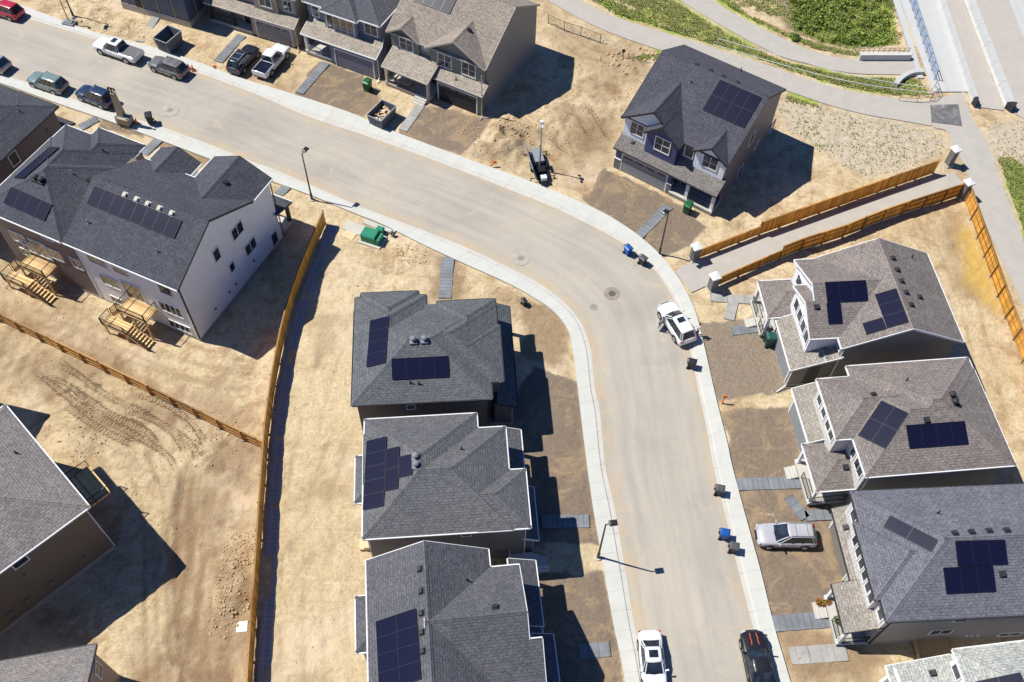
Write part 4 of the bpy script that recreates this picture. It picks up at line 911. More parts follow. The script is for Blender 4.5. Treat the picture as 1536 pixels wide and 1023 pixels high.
# tyre and crawler marks
def ruts(line, w, cleat=0, depth=.07, dark=.5, gauge=None):
    c = catmull(pts(line), 8)
    D, sarc = polydist(c, False)
    if gauge: t = sstep(-np.abs(D-gauge/2), -w, -w*.5)
    else: t = sstep(-D, -w, -w*.6)
    tot = np.linalg.norm(np.diff(c, axis=0), axis=1).sum(); t = t*sstep(sarc, .02, .9)*sstep(tot-sarc, .02, .9)*(.25+.95*vnoise(1.1, 5)*(.4+1.2*vnoise(3.1, 8))); add('track', np.clip(t*dark, 0, 1))
    if cleat: attr['cleat'] = np.where(t > .02, sarc, attr['cleat'])
    return -t*depth
rough = np.ones(X.shape)
Hh = np.zeros(X.shape)
for l, w, cl, dp, dk, ga in (([(290,1045),(282,950),(274,850),(280,780),(290,705)], 1.2, 0, .13, 1.0, None), ([(60,540),(140,600),(215,640),(262,668),(285,700)], .32, 1, .08, .8, 2.0), ([(340,640),(305,690),(288,780),(283,900)], .34, 0, .08, .7, 1.9), ([(375,1045),(352,960),(335,900)], .3, 0, .07, .6, 1.6), ([(278,1045),(268,950),(260,860)], .16, 0, .05, .7, 1.2), ([(310,1045),(300,950),(292,860),(297,790)], .16, 0, .06, .7, .9), ([(262,1040),(252,930),(246,850)], .2, 0, .06, .6, 1.6),
        ([(188,605),(225,612),(262,632),(283,655),(292,675)], .30, 1, .09, 1.0, 1.7), ([(188,625),(212,640),(240,668)], .28, 1, .08, .9, None), ([(105,595),(150,628),(190,648),(212,658)], .36, 1, .10, 1.0, 1.5), ([(70,552),(110,570),(135,592)], .26, 1, .05, .7, 1.2),  ([(290,690),(318,676)], .2, 0, .12, .9, None), ([(300,700),(326,680)], .2, 0, .12, .8, None),
        ([(325,700),(308,760),(300,800)], .9, 0, .07, .6, None), ([(345,1040),(322,940),(312,860),(302,800)], .25, 0, .06, .6, 1.8), ([(360,1040),(352,980)], .3, 0, .05, .5, 1.4),
        ([(862,150),(900,208),(925,225)], .28, 1, .06, .45, 1.7), ([(835,45),(880,80),(930,92)], .3, 0, .05, .6, 1.8), ([(720,185),(790,202),(850,240)], .28, 1, .09, .45, 1.7), ([(800,130),(850,170),(880,250)], .25, 0, .05, .5, 1.8), ([(735,215),(760,235),(790,262)], .2, 0, .06, .6, 1.5), ([(1060,470),(1100,440),(1130,425)], .25, 0, .04, .5, 1.7), ([(30,470),(120,510),(230,560),(330,600)], .3, 0, .05, .6, 1.8), ([(240,510),(300,535),(390,560)], .25, 0, .05, .5, 1.7),
        ([(50,440),(180,520),(300,560),(380,575)], .25, 0, .04, .5, 1.7), ([(440,1040),(438,900),(445,760),(470,620),(500,520)], .2, 0, .03, .35, 1.7), ([(505,1040),(500,900),(480,760),(520,640),(620,430)], .2, 0, .03, .3, 1.7), ([(240,1040),(235,900),(230,760),(205,690)], .25, 0, .06, .6, 1.8), ([(1500,640),(1470,520),(1445,430),(1400,330)], .25, 0, .04, .4, 1.7), ([(530,380),(600,400),(700,420),(790,500)], .2, 0, .03, .4, 1.7), ([(20,640),(100,600),(180,590),(300,620)], .25, 0, .05, .5, 1.8)):
    Hh = Hh + ruts(l, w, cl, dp, dk, ga)
mounds = np.zeros(X.shape)
for px, r, hh_ in (((745,205),3.2,.95),((722,225),2.0,.6),((765,225),2.2,.6),((800,195),2.4,.5),((860,190),3.5,.45),((905,165),3,.3),((840,215),2.5,.3),((130,28),3.5,.5),((190,45),3,.4),((235,60),2,.3),((360,880),2.2,.5),((352,903),1.3,.8),((345,850),2,.4),((30,390),3,.35),((300,700),2.5,.3),((110,660),3,.35),((620,375),1.5,.25),((330,555),2.5,.2),((900,95),3,.3)):
    g_ = G(*px); d = np.hypot(X-g_.x, Y-g_.y)/r; mounds += hh_*np.exp(-d**2*1.6)*(.35+1.3*fbm(1.1, 71))
Hh = Hh + mounds + (fbm(3, 21)-.5)*.26 + (fbm(.7, 31, 3)-.5)*.19 + np.abs(fbm(1.4, 51)-.5)*-.10
Hh *= 1-.75*attr['gravel']
Hh -= 1.3*sstep(polydist(pts([(1150,-60),(1338,-60),(1360,70),(1290,80),(1230,70),(1175,45)])), 0, 3.0)
flat = np.zeros(X.shape)
road_poly = list(map(tuple, SO)) + list(map(tuple, NO[::-1])); 
for poly in (road_poly, list(AU)+list(AL[::-1]), list(BU)+list(BL_[::-1]), list(CL)+list(CR[::-1]), K_a+K_b[::-1], pts([(1345,-10),(1600,-10),(1620,150),(1520,175),(1400,140)])):
    flat = np.maximum(flat, sstep(polydist(poly), -1.1, -.15))
for h in HS.values():
    mw = h.root.matrix_basis; d = h.wallo.data; vs = np.array([(mw @ v.co)[:2] for v in d.vertices])
    a = h.A[:2]; b = h.B[:2]; u, v = vs @ a, vs @ b; U, V = X*a[0]+Y*a[1], X*b[0]+Y*b[1]
    dd = np.minimum(np.minimum(U-u.min(), u.max()-U), np.minimum(V-v.min(), v.max()-V)); flat = np.maximum(flat, sstep(dd, -2.6, -.2))
Hh = np.where(flat > 0, Hh*(1-flat), Hh) - .075*flat
add('pale', sstep(fbm(5, 130), .55, .72)*.8); add('soil', sstep(fbm(3.2, 150), .60, .74)*.35*(1-attr['gravel']))
gr = bpy.data.meshes.new('ground'); V3 = np.c_[X.ravel(), Y.ravel(), Hh.ravel()]
idx = np.arange(nx*ny).reshape(ny, nx); F = np.stack([idx[:-1,:-1], idx[:-1,1:], idx[1:,1:], idx[1:,:-1]], -1).reshape(-1, 4)
gr.vertices.add(len(V3)); gr.vertices.foreach_set('co', V3.astype(np.float32).ravel()); gr.loops.add(F.size); gr.loops.foreach_set('vertex_index', F.astype(np.int32).ravel())
gr.polygons.add(len(F)); gr.polygons.foreach_set('loop_start', np.arange(0, F.size, 4, dtype=np.int32)); gr.polygons.foreach_set('loop_total', np.full(len(F), 4, np.int32)); gr.polygons.foreach_set('use_smooth', np.ones(len(F), bool))
gr.update(calc_edges=True)
for k_, v_ in attr.items(): gr.attributes.new(k_, 'FLOAT', 'POINT').data.foreach_set('value', v_.astype(np.float32).ravel())
ground = bpy.data.objects.new('ground', gr); C.objects.link(ground); kind(ground, 'structure')
def hgt(x, y):
    i, j = int(round((y-GY0)/GS)), int(round((x-GX0)/GS)); return float(Hh[min(max(i,0),ny-1), min(max(j,0),nx-1)])

def m_ground():
    t = NT('bare_ground'); ob = t.coord()
    big = t.noise(ob, .055, 6, .6, .6); mid = t.noise(ob, .38, 8, .68, .9); med = t.noise(ob, 1.1, 7, .66, .5); fine = t.noise(ob, 3.2, 6, .72, .3); grit = t.noise(ob, 18, 3, .75)
    a = t.ramp(big, [(.30,(.500,.382,.222)),(.5,(.575,.460,.285)),(.68,(.63,.518,.338))])
    ac = t.math('MULTIPLY_ADD', t.attr('calm'), -.78, 1.0); a = t.mix(t.math('MULTIPLY', ac, t.maprange(mid, .48, .63, 0, .85)), a, (.415,.285,.16)); a = t.mix(t.maprange(mid, .30, .43, .8, 0), a, (.70,.57,.40))
    a = t.mix(t.math('MULTIPLY', ac, t.maprange(med, .53, .66, 0, .6)), a, (.42,.29,.165)); a = t.mix(t.maprange(med, .30, .42, .5, 0), a, (.69,.55,.37))
    a = t.mix(.95, a, t.ramp(fine, [(.28,(.72,.69,.65)),(.5,(1,1,1)),(.74,(1.18,1.17,1.16))]), 'MULTIPLY')
    sk = t.noise(t.scale(ob, (.16,.9,1)), 1.0, 6, .65, 1.2); a = t.mix(t.math('MULTIPLY', ac, t.maprange(sk, .57, .72, 0, .5)), a, (.41,.285,.165)); a = t.mix(t.maprange(sk, .30, .40, .4, 0), a, (.70,.56,.38))
    cr = t.n('ShaderNodeTexVoronoi', feature='DISTANCE_TO_EDGE'); t.setv(cr, Scale=.22, Randomness=1.0); vm = t.n('ShaderNodeVectorMath', operation='ADD')
    t.l(ob, vm.inputs[0]); nv = t.n('ShaderNodeTexNoise'); t.setv(nv, Scale=.5, Detail=5.0); sc = t.n('ShaderNodeVectorMath', operation='SCALE'); sc.inputs['Scale'].default_value = 3.2; t.l(ob, nv.inputs['Vector']); t.l(nv.outputs['Color'], sc.inputs[0]); t.l(sc.outputs[0], vm.inputs[1]); t.l(vm.outputs[0], cr.inputs['Vector'])
    a = t.mix(t.math('MULTIPLY', t.maprange(cr.outputs['Distance'], 0, .018, 1, 0), t.maprange(med, .45, .6, 0, .6)), a, (.33,.22,.12))
    for rz_, th_ in ((.35,.615), (-.75,.63), (1.35,.625)):
        mp = t.n('ShaderNodeMapping'); mp.inputs['Rotation'].default_value = (0,0,rz_); mp.inputs['Scale'].default_value = (.22,3.4,1); t.l(ob, mp.inputs['Vector']); s2 = t.noise(mp.outputs[0], 1.0, 5, .7, .8)
        a = t.mix(t.math('MULTIPLY', t.maprange(s2, th_, th_+.06, 0, .6), t.maprange(big, .35, .65, .2, 1)), a, (.36,.25,.145)); a = t.mix(t.maprange(s2, .34, .40, .35, 0), a, (.72,.585,.405))
    a = t.mix(t.math('MULTIPLY', t.attr('pale'), .55), a, (.68,.545,.385))
    a = t.mix(t.math('MULTIPLY', t.attr('soil'), t.maprange(fine, .3, .6, .75, 1.15), clamp=True), a, (.27,.18,.108))
    cs = t.math('SINE', t.math('MULTIPLY', t.attr('cleat'), 23.0)); on = t.math('GREATER_THAN', t.attr('cleat'), .001); cl = t.math('MULTIPLY', t.math('MULTIPLY', cs, on), t.maprange(t.attr('track'), .05, .4, 0, 1))
    tk = t.math('MULTIPLY', t.attr('track'), t.math('MULTIPLY_ADD', cl, .34, .72), clamp=True); a = t.mix(t.math('MULTIPLY', tk, t.maprange(fine, .28, .62, .55, 1.25), clamp=True), a, (.265,.175,.098))
    a = t.mix(t.math('MULTIPLY', t.attr('clay'), .85), a, (.52,.34,.075))
    wd = t.noise(ob, 1.6, 5, .7); wc = t.ramp(wd, [(.34,(.37,.305,.22)),(.5,(.50,.42,.31)),(.68,(.56,.485,.38))]); a = t.mix(t.attr('weed'), a, wc)
    gv = t.n('ShaderNodeTexVoronoi'); t.setv(gv, Scale=12.0); t.l(ob, gv.inputs['Vector']); gs = t.n('ShaderNodeSeparateColor'); t.l(gv.outputs['Color'], gs.inputs[0])
    gc = t.ramp(gs.outputs[0], [(0,(.175,.138,.105)),(.55,(.255,.205,.158)),(.93,(.32,.265,.21)),(1,(.45,.39,.33))]); gm = t.mix(t.maprange(med, .45, .70, 0, .5), gc, (.31,.23,.155)); gm = t.mix(t.maprange(big, .35, .6, .35, 0), gm, (.19,.148,.112)); gm = t.mix(t.math('MULTIPLY', t.attr('gdark'), t.maprange(mid, .30, .62, .95, .45)), gm, t.mix(.5, (.36,.29,.24), gc, 'MULTIPLY')); gm = t.mix(t.math('MULTIPLY', t.attr('gdark'), t.maprange(fine, .3, .7, .75, .25)), gm, (.165,.120,.086)); gm = t.mix(t.math('MULTIPLY', t.attr('gdark'), t.maprange(mid, .48, .62, 0, .85)), gm, (.34,.245,.15)); gm = t.mix(t.maprange(sk, .56, .68, 0, .5), gm, (.30,.225,.155))
    gf = t.maprange(t.math('ADD', t.attr('gravel'), t.math('MULTIPLY_ADD', med, .8, -.40)), .25, .75, 0, 1); a = t.mix(t.math('MULTIPLY', gf, .93), a, gm)
    n2 = t.noise(ob, 1.1, 5, .7); gcol = t.ramp(n2, [(.3,(.20,.29,.045)),(.50,(.31,.37,.075)),(.74,(.50,.45,.22))]); a = t.mix(t.maprange(t.math('ADD', t.attr('grass'), t.math('MULTIPLY_ADD', n2, .7, -.35)), .22, .7, 0, 1), a, gcol)
    a = t.mix(.65, a, t.ramp(grit, [(.3,(.82,.82,.82)),(.7,(1.16,1.16,1.16))]), 'MULTIPLY')
    h = t.math('ADD', t.math('MULTIPLY', fine, .7), t.math('MULTIPLY', med, 1.6)); h = t.math('ADD', h, t.math('MULTIPLY', grit, .15)); h = t.math('ADD', h, t.math('MULTIPLY', cl, .22))
    t.bump(h, .8, .13); return t.out(a, .95, .1)
M['bare_ground'] = m_ground(); gr.materials.append(M['bare_ground'])
# the land beyond, one sheet out to the horizon
mb = MB(); mb.prism([(-900,-700),(900,-700),(900,1500),(-900,1500)], -1.9, -1.7); o = mb.build('terrain', M['bare_ground']); kind(o, 'structure')
# ------------------------------------------------------------------ fences, pillars, walkways
def fence(name, label, line, heights, side=1, bay=2.45, cat='fence', group=None, rails=True):
    """board fence along ground points; posts and rails stand on the given side"""
    L = [np.array(q) for q in line]; d = np.r_[0, np.cumsum([np.linalg.norm(b-a) for a, b in zip(L, L[1:])])]; n = max(1, round(d[-1]/bay))
    root = thing(name, label, cat, (L[0][0], L[0][1], 0), 0, group); O = L[0]
    def at(s): return np.array([np.interp(s, d, [q[0] for q in L]), np.interp(s, d, [q[1] for q in L])]) - O
    for i in range(n):
        s0, s1 = d[-1]*i/n, d[-1]*(i+1)/n; hh = heights if not callable(heights) else heights(i, n)
        p = [at(s0+(s1-s0)*k/3) for k in range(4)]; mb = MB()
        for a, b, k in zip(p, p[1:], range(3)):
            t = (b-a)/np.linalg.norm(b-a); nn = np.array([-t[1], t[0]])*side; w = np.linalg.norm(b-a); z0, z1 = .07, hh
            A, B, A2, B2 = a-nn*.012, b-nn*.012, a+nn*.012, b+nn*.012; uu = (s0+w*k)
            for q0, q1 in ((A, B), (A2, B2)): mb.face([(*q0,z0),(*q1,z0),(*q1,z1),(*q0,z1)], 0, [(uu,z0),(uu+w,z0),(uu+w,z1),(uu,z1)])
            mb.face([(*A,z1),(*B,z1),(*B2,z1),(*A2,z1)], 0, [(uu,0),(uu+w,0),(uu+w,.02),(uu,.02)]); mb.face([(*A,z0),(*B,z0),(*B2,z0),(*A2,z0)], 0)
        o = mb.build('board_panel', M['fence_wood'], root)
        rm = MB()
        for z in (.3, hh*.55, hh-.2):
            a, b = p[0], p[3]; t = (b-a)/np.linalg.norm(b-a); nn = np.array([-t[1], t[0]])*side*.035; rm.bar((*(a+nn), z), (*(b+nn), z), .04, .09)
        rm.bar((*p[0], hh+.02), (*p[3], hh+.02), .13, .04)
        rm.build('rail', M['fence_post'], o)
    for i in range(n+1):
        q = at(d[-1]*i/n); q2 = at(min(d[-1], d[-1]*i/n+.1)); q1 = at(max(0, d[-1]*i/n-.1)); t = (q2-q1)/np.linalg.norm(q2-q1); nn = np.array([-t[1], t[0]])*side
        hh = heights if not callable(heights) else heights(min(i, n-1), n); c = q+nn*.085; mb = MB()
        mb.prism([tuple(c+t*a+nn*b) for a, b in ((-.05,-.05),(.05,-.05),(.05,.05),(-.05,.05))], -.2, hh+.06); mb.frustum(c, .13, .13, -.1, .11, .11, .05, 1); mb.build('post', [M['fence_post'], M['foundation']], root)
    return root
lf = pts([(489,336),(470,380),(450,430),(439,462),(427,509),(419,548),(412,588),(407,624),(403,655),(400,700),(394,785),(389,869),(383,950),(378,1040),(372,1150)])
fence('board_fence', 'long curving wooden board fence beside the dark drain strip', catmull(lf, 4), 1.95, -1, group='wooden board fences')
ps = pts([(-60,452),(0,481),(100,529.5),(200,578),(300,627),(391,671.5),(402,677)])
fence('board_fence', 'wooden board fence running slantwise below the duplex to the curving fence', ps, 1.5, -1, group='wooden board fences')
up = pts([(1046,388),(1136,353),(1220,323),(1300,294.5),(1400,260)])
fence('board_fence', 'stepped wooden board fence on the far side of the walled lane', up, lambda i, n: 1.25 if i < 3 else 1.85, 1, group='wooden board fences')
lo = pts([(1075,429),(1154,394),(1202,375),(1260,357),(1310,336),(1360,319),(1441,293)])
fence('board_fence', 'stepped wooden board fence on the near side of the walled lane, behind the L-shaped array', lo, lambda i, n: 1.25 if i < 3 else 1.85, -1, group='wooden board fences')
ea = pts([(1447,302),(1472,374),(1499,454),(1532,540),(1580,665),(1620,770)])
fence('board_fence', 'bright wooden board fence along the footpath at the right edge beside the wet yellow yard', ea, 1.85, -1, group='wooden board fences')
def pillar(px, h, label):
    g = G(*px); t = thing('gate_pillar', label, 'pillar', g, R(24), 'capped pillars of the lane'); mb = MB(); mb.box(-.33,-.33,-.1,.33,.33,h-.18); mb.build('shaft', M['stone'], t)
    mb = MB(); mb.box(-.42,-.42,0,.42,.42,.16); mb.build('plinth', M['concrete'], t); mb = MB(); mb.frustum((0,0), .45, .45, h-.18, .45, .45, h-.05); mb.frustum((0,0), .45, .45, h-.05, .05, .05, h+.14); mb.build('cap', M['trim_white'], t)
pillar((1040,389), 2.0, 'white-capped stone pillar at the street end of the far lane fence, nearest the lamp')
pillar((1067,434), 2.1, 'white-capped stone pillar at the street end of the near lane fence')
pillar((1422,247), 2.35, 'white-capped brown pillar standing alone beyond the end of the far lane fence')
pillar((1441,296), 2.3, 'white-capped pillar at the corner where the near lane fence meets the bright footpath fence')
# concrete drain beside the curving fence, with its cover slabs
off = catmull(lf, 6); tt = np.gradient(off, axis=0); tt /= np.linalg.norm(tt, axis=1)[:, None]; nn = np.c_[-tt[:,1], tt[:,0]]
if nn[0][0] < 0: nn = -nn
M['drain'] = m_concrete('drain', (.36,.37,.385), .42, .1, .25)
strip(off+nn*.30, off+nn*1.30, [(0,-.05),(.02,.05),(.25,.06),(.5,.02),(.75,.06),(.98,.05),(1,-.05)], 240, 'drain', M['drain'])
# chain-link fence and small post behind the top taupe house
def chain(name, label, line, h=1.1, n=6, mat='metal_dark', mesh=.16):
    L = [Vector((*q, 0)) for q in pts(line)]; root = thing(name, label, 'fence', L[0]); O = L[0]
    tot = [a.lerp(b, k/ n) - O for a, b in zip(L, L[1:]) for k in range(n)] + [L[-1]-O]
    wm = MB()
    for a, b in zip(tot, tot[1:]):
        d = b-a; m = max(2, int(d.length/mesh))
        for z in (.08, h-.02): wm.bar(a+Vector((0,0,z)), b+Vector((0,0,z)), .03)
        for k in range(m):
            p, q = a+d*(k/m), a+d*((k+1)/m)
            for j in range(4): wm.bar(p+Vector((0,0,.1+j*(h-.15)/4)), q+Vector((0,0,.1+(j+1)*(h-.15)/4)), .007); wm.bar(q+Vector((0,0,.1+j*(h-.15)/4)), p+Vector((0,0,.1+(j+1)*(h-.15)/4)), .007)
    wm.build('wire_mesh', M[mat], root)
    for q in tot:
        pm = MB(); pm.tube(q+Vector((0,0,-.1)), q+Vector((0,0,h+.08)), .035); pm.build('post', M[mat], root)
chain('chain_link_fence', 'low dark wire fence on the bare slope beside the top footpath', [(822,35),(846,46),(871,54),(900,65)], 1.25, 1)
t = thing('sign_post', 'short dark post standing alone on the sand near the navy house', 'post', G(934,87)); mb = MB(); mb.tube((0,0,-.1),(0,0,1.0),.05); mb.build('shaft', M['metal_dark'], t); mb = MB(); mb.box(-.18,-.05,.85,.18,.05,1.2); mb.build('plate', M['vent_dark'], t)
# white cable rail along the bank
def cable(name, label, line, h=.75, n=22):
    c = resample(catmull(pts(line), 6), n); root = thing(name, label, 'railing', (*c[0], 0), 0, 'white cable rails on the grass bank'); O = c[0]; wm = MB()
    for a, b in zip(c, c[1:]): wm.bar((*(a-O),h), (*(b-O),h), .05)
    wm.build('cable', M['metal_white'], root)
    for q in c[::3]: pm = MB(); q = q-O; pm.tube((*q,-.1),(*q,h),.03); pm.build('post', M['metal_white'], root)
cable('cable_rail', 'white cable rail on the grass bank, the one nearer the upper footpath', [(1076,66),(1140,84),(1200,100),(1260,117),(1330,131),(1395,140)])
cable('cable_rail', 'white cable rail on the grass bank, the one nearer the lower footpath', [(1070,72),(1140,93),(1200,110),(1260,125),(1330,137),(1398,145)], .5)
# bridge: blue railing, parapets, retaining wall, curved kerb
def rail_line(name, label, a, b, h, mat, n=14, base=.1, step=3):
    A, B = Vector(G(*a)), Vector(G(*b)); root = thing(name, label, 'railing', A); d = B-A; r = MB()
    for z in (h, h*.66, h*.33): r.bar(Vector((0,0,base+z)), d+Vector((0,0,base+z)), .06)
    r.build('rail', M[mat], root); f = MB()
    m = n*7
    for k in range(m): f.bar(d*(k/m)+Vector((0,0,base+.05)), d*(k/m)+Vector((0,0,base+h)), .02)
    f.build('infill_bars', M[mat], root)
    for k in range(n+1): p = MB(); p.bar(d*(k/n)+Vector((0,0,0)), d*(k/n)+Vector((0,0,base+h+.05)), .08); p.build('post', M[mat], root)
P('rail_blue', (.20,.30,.47), rough=.4, spec=.5); P('rail_rust', (.17,.12,.11))
rail_line('bridge_railing', 'blue metal railing along the white bridge pavement', (1360,-8), (1401,120), 1.35, 'rail_blue', 10)
def parapet(label, a, b, w, h):
    A, B = Vector(G(*a)), Vector(G(*b)); d = B-A; L = d.length; root = thing('concrete_barrier', label, 'barrier', A, math.atan2(d.y, d.x), 'concrete barriers of the bridge'); mb = MB()
    n = max(1, int(L/3.05)); 
    for k in range(n):
        x0, x1 = L*k/n+.015, L*(k+1)/n-.015; pr = [(-w/2,0),(w/2,0),(w*.32,.3*h),(w*.22,h),(-w*.22,h),(-w*.32,.3*h)]
        s = MB(); f0 = [(x0,p[0],p[1]+.02) for p in pr]; f1 = [(x1,p[0],p[1]+.02) for p in pr]; s.face(f0[::-1]); s.face(f1)
        for i in range(6): s.face([f0[i],f0[(i+1)%6],f1[(i+1)%6],f1[i]])
        s.build('barrier_section', M['bridge_white'], root)
    e = MB(); e.prism([(L,-w*.5),(L+.7,-w*.08),(L+.7,w*.08),(L,w*.5)], 0.02, h*.97); e.build('end_piece', M['vent_dark'], root)
parapet('long thin concrete barrier beside the white bridge pavement', (1407,-8), (1460,155), .5, .95)
parapet('wide white segmented barrier between the two bridge carriageways', (1449,-8), (1514,162), 1.15, .9)
t = thing('retaining_wall', 'pale block retaining wall below a thin rail beside the upper footpath', 'wall', G(1288,89)); d = G(1364,89)-G(1288,89); mb = MB(); mb.bar(Vector((0,0,.35)), d+Vector((0,0,.35)), .5, .9); mb.build('block_wall', M['walk'], t)
mb = MB(); nrm = Vector((0,.9,0))
for z in (.9, .55): mb.bar(nrm+Vector((0,0,z)), d+nrm+Vector((0,0,z)), .06)
for k in range(11): mb.bar(d*(k/10)+nrm, d*(k/10)+nrm+Vector((0,0,.95)), .06)
mb.build('railing', M['trim_tan'], t)
cw = catmull(pts([(1342,129),(1352,119),(1366,112),(1384,110)]), 6); root = thing('curved_wall', 'curved white concrete kerb wall at the tip of the grass bank', 'wall', (*cw[0],0)); mb = MB()
for a, b in zip(cw, cw[1:]): a = a-cw[0]; b = b-cw[0]; mb.bar((*a,.22), (*b,.22), .55, .5)
mb.build('kerb', M['bridge_white'], root)
root = thing('metal_handrail', 'thin dark handrail bending round the corner of the lower footpath by the bridge', 'railing', G(1348,151)); mb = MB(); L = [G(*q) for q in ((1348,151),(1375,153),(1395,151),(1405,143),(1401,132))]; L = [q-L[0] for q in L]
for a, b in zip(L, L[1:]): mb.bar(a+Vector((0,0,1)), b+Vector((0,0,1)), .05); mb.bar(a+Vector((0,0,.5)), b+Vector((0,0,.5)), .04)
mb.build('rail', M['rail_rust'], root)
for q in L: p = MB(); p.tube(q, q+Vector((0,0,1)), .03); p.build('post', M['rail_rust'], root)

# plank and paver walkways laid over the bare lots
M['walk_plank'] = m_concrete('walk_plank', (.205,.215,.23), .40, .34, .28); M['walk_pale'] = m_concrete('walk_pale', (.36,.345,.32), .8, .28, .12)
for a, b, w, mt in (((489,94),(449,140),1.0,'walk_plank'),((633,155),(604,196),1.0,'walk_pale'),((363,53),(327,93),1.1,'walk_plank'),((1003,309),(957,355),1.0,'walk_plank'),((1200,724),(1105,727),1.1,'walk_plank'),((1182,745),(1208,778),.9,'walk_plank'),((1208,774),(1248,772),.9,'walk_plank'),
     ((1246,929),(1158,936),1.25,'walk_plank'),((1270,978),(1185,984),1.3,'walk_pale'),((672,386),(667,448),1.2,'walk_plank'),((884,782),(812,783),1.1,'walk_plank'),((915,974),(868,978),1.1,'walk_plank'),((1065,446),(1142,451),1.0,'walk_pale'),((1101,447),(1093,480),1.0,'walk_pale'),((1097,497),(1135,492),1.0,'walk_plank'),
     ((146,178),(120,192),1.0,'walk_plank'),((240,208),(215,232),1.0,'walk_plank'),((240,16),(210,63),1.0,'walk_pale'),((430,280),(418,292),1.0,'walk_plank'),((20,135),(0,150),1.1,'walk_plank')):
    A, B = np.array(G(*a)[:2]), np.array(G(*b)[:2]); d = (B-A); L = np.linalg.norm(d); d /= L; s = np.array([-d[1], d[0]])*w/2; mb = MB(); n = max(1, int(L/1.22))
    for k in range(n):
        p, q = A+d*(L*k/n+.01), A+d*(L*(k+1)/n-.01); j = rng.uniform(-.012,.012,2); z = .07+.006*(k % 2)
        mb.face([(*(p-s+j),z),(*(q-s+j),z),(*(q+s+j),z),(*(p+s+j),z)], 0, [(k*1.22,0),(k*1.22+1.2,0),(k*1.22+1.2,w),(k*1.22,w)])
        for e0, e1 in ((p-s+j,q-s+j),(q-s+j,q+s+j),(q+s+j,p+s+j),(p+s+j,p-s+j)): mb.face([(*e0,z),(*e1,z),(*e1,-.1),(*e0,-.1)])
    o = mb.build('walkway', M[mt]); kind(o, 'structure')
# ------------------------------------------------------------------ vehicles
def m_paint(name, c, rough=.22):
    t = NT(name); n = t.noise(t.coord(), 1.5, 3, .5); a = t.ramp(n, [(.3, mul(c,.93)), (.7, mul(c,1.06))])
    t.b.inputs['Coat Weight'].default_value = .6; t.b.inputs['Coat Roughness'].default_value = .08
    return t.out(a, rough+.15, .5)
P('tyre', (.018,.018,.018), rough=.85); P('rim', (.42,.43,.44), rough=.35, spec=.6, metal=.6); M['lamp_clear'] = m_plain('lamp_clear', (.55,.57,.60), rough=.15, spec=.8); M['lamp_red'] = m_plain('lamp_red', (.42,.015,.012), rough=.2, spec=.7)
M['car_glass'] = m_glass('car_glass', (.018,.024,.032), .05); P('car_black', (.014,.014,.016), rough=.35, spec=.5)
def loft(mb, secs, mi=0, cap=True, smooth=True):
    """secs: list of (x, [(y,z)...half section from centre bottom to centre top]) mirrored"""
    rings = []
    for x, hs in secs: rings.append([(x, y, z) for y, z in hs] + [(x, -y, z) for y, z in hs[::-1] if y > 1e-6])
    n = len(rings[0])
    for a, b in zip(rings, rings[1:]):
        for i in range(n):
            j = (i+1) % n; mb.face([a[i], b[i], b[j], a[j]], mi, smooth=smooth)
    if cap: mb.face(rings[0], mi); mb.face(rings[-1][::-1], mi)
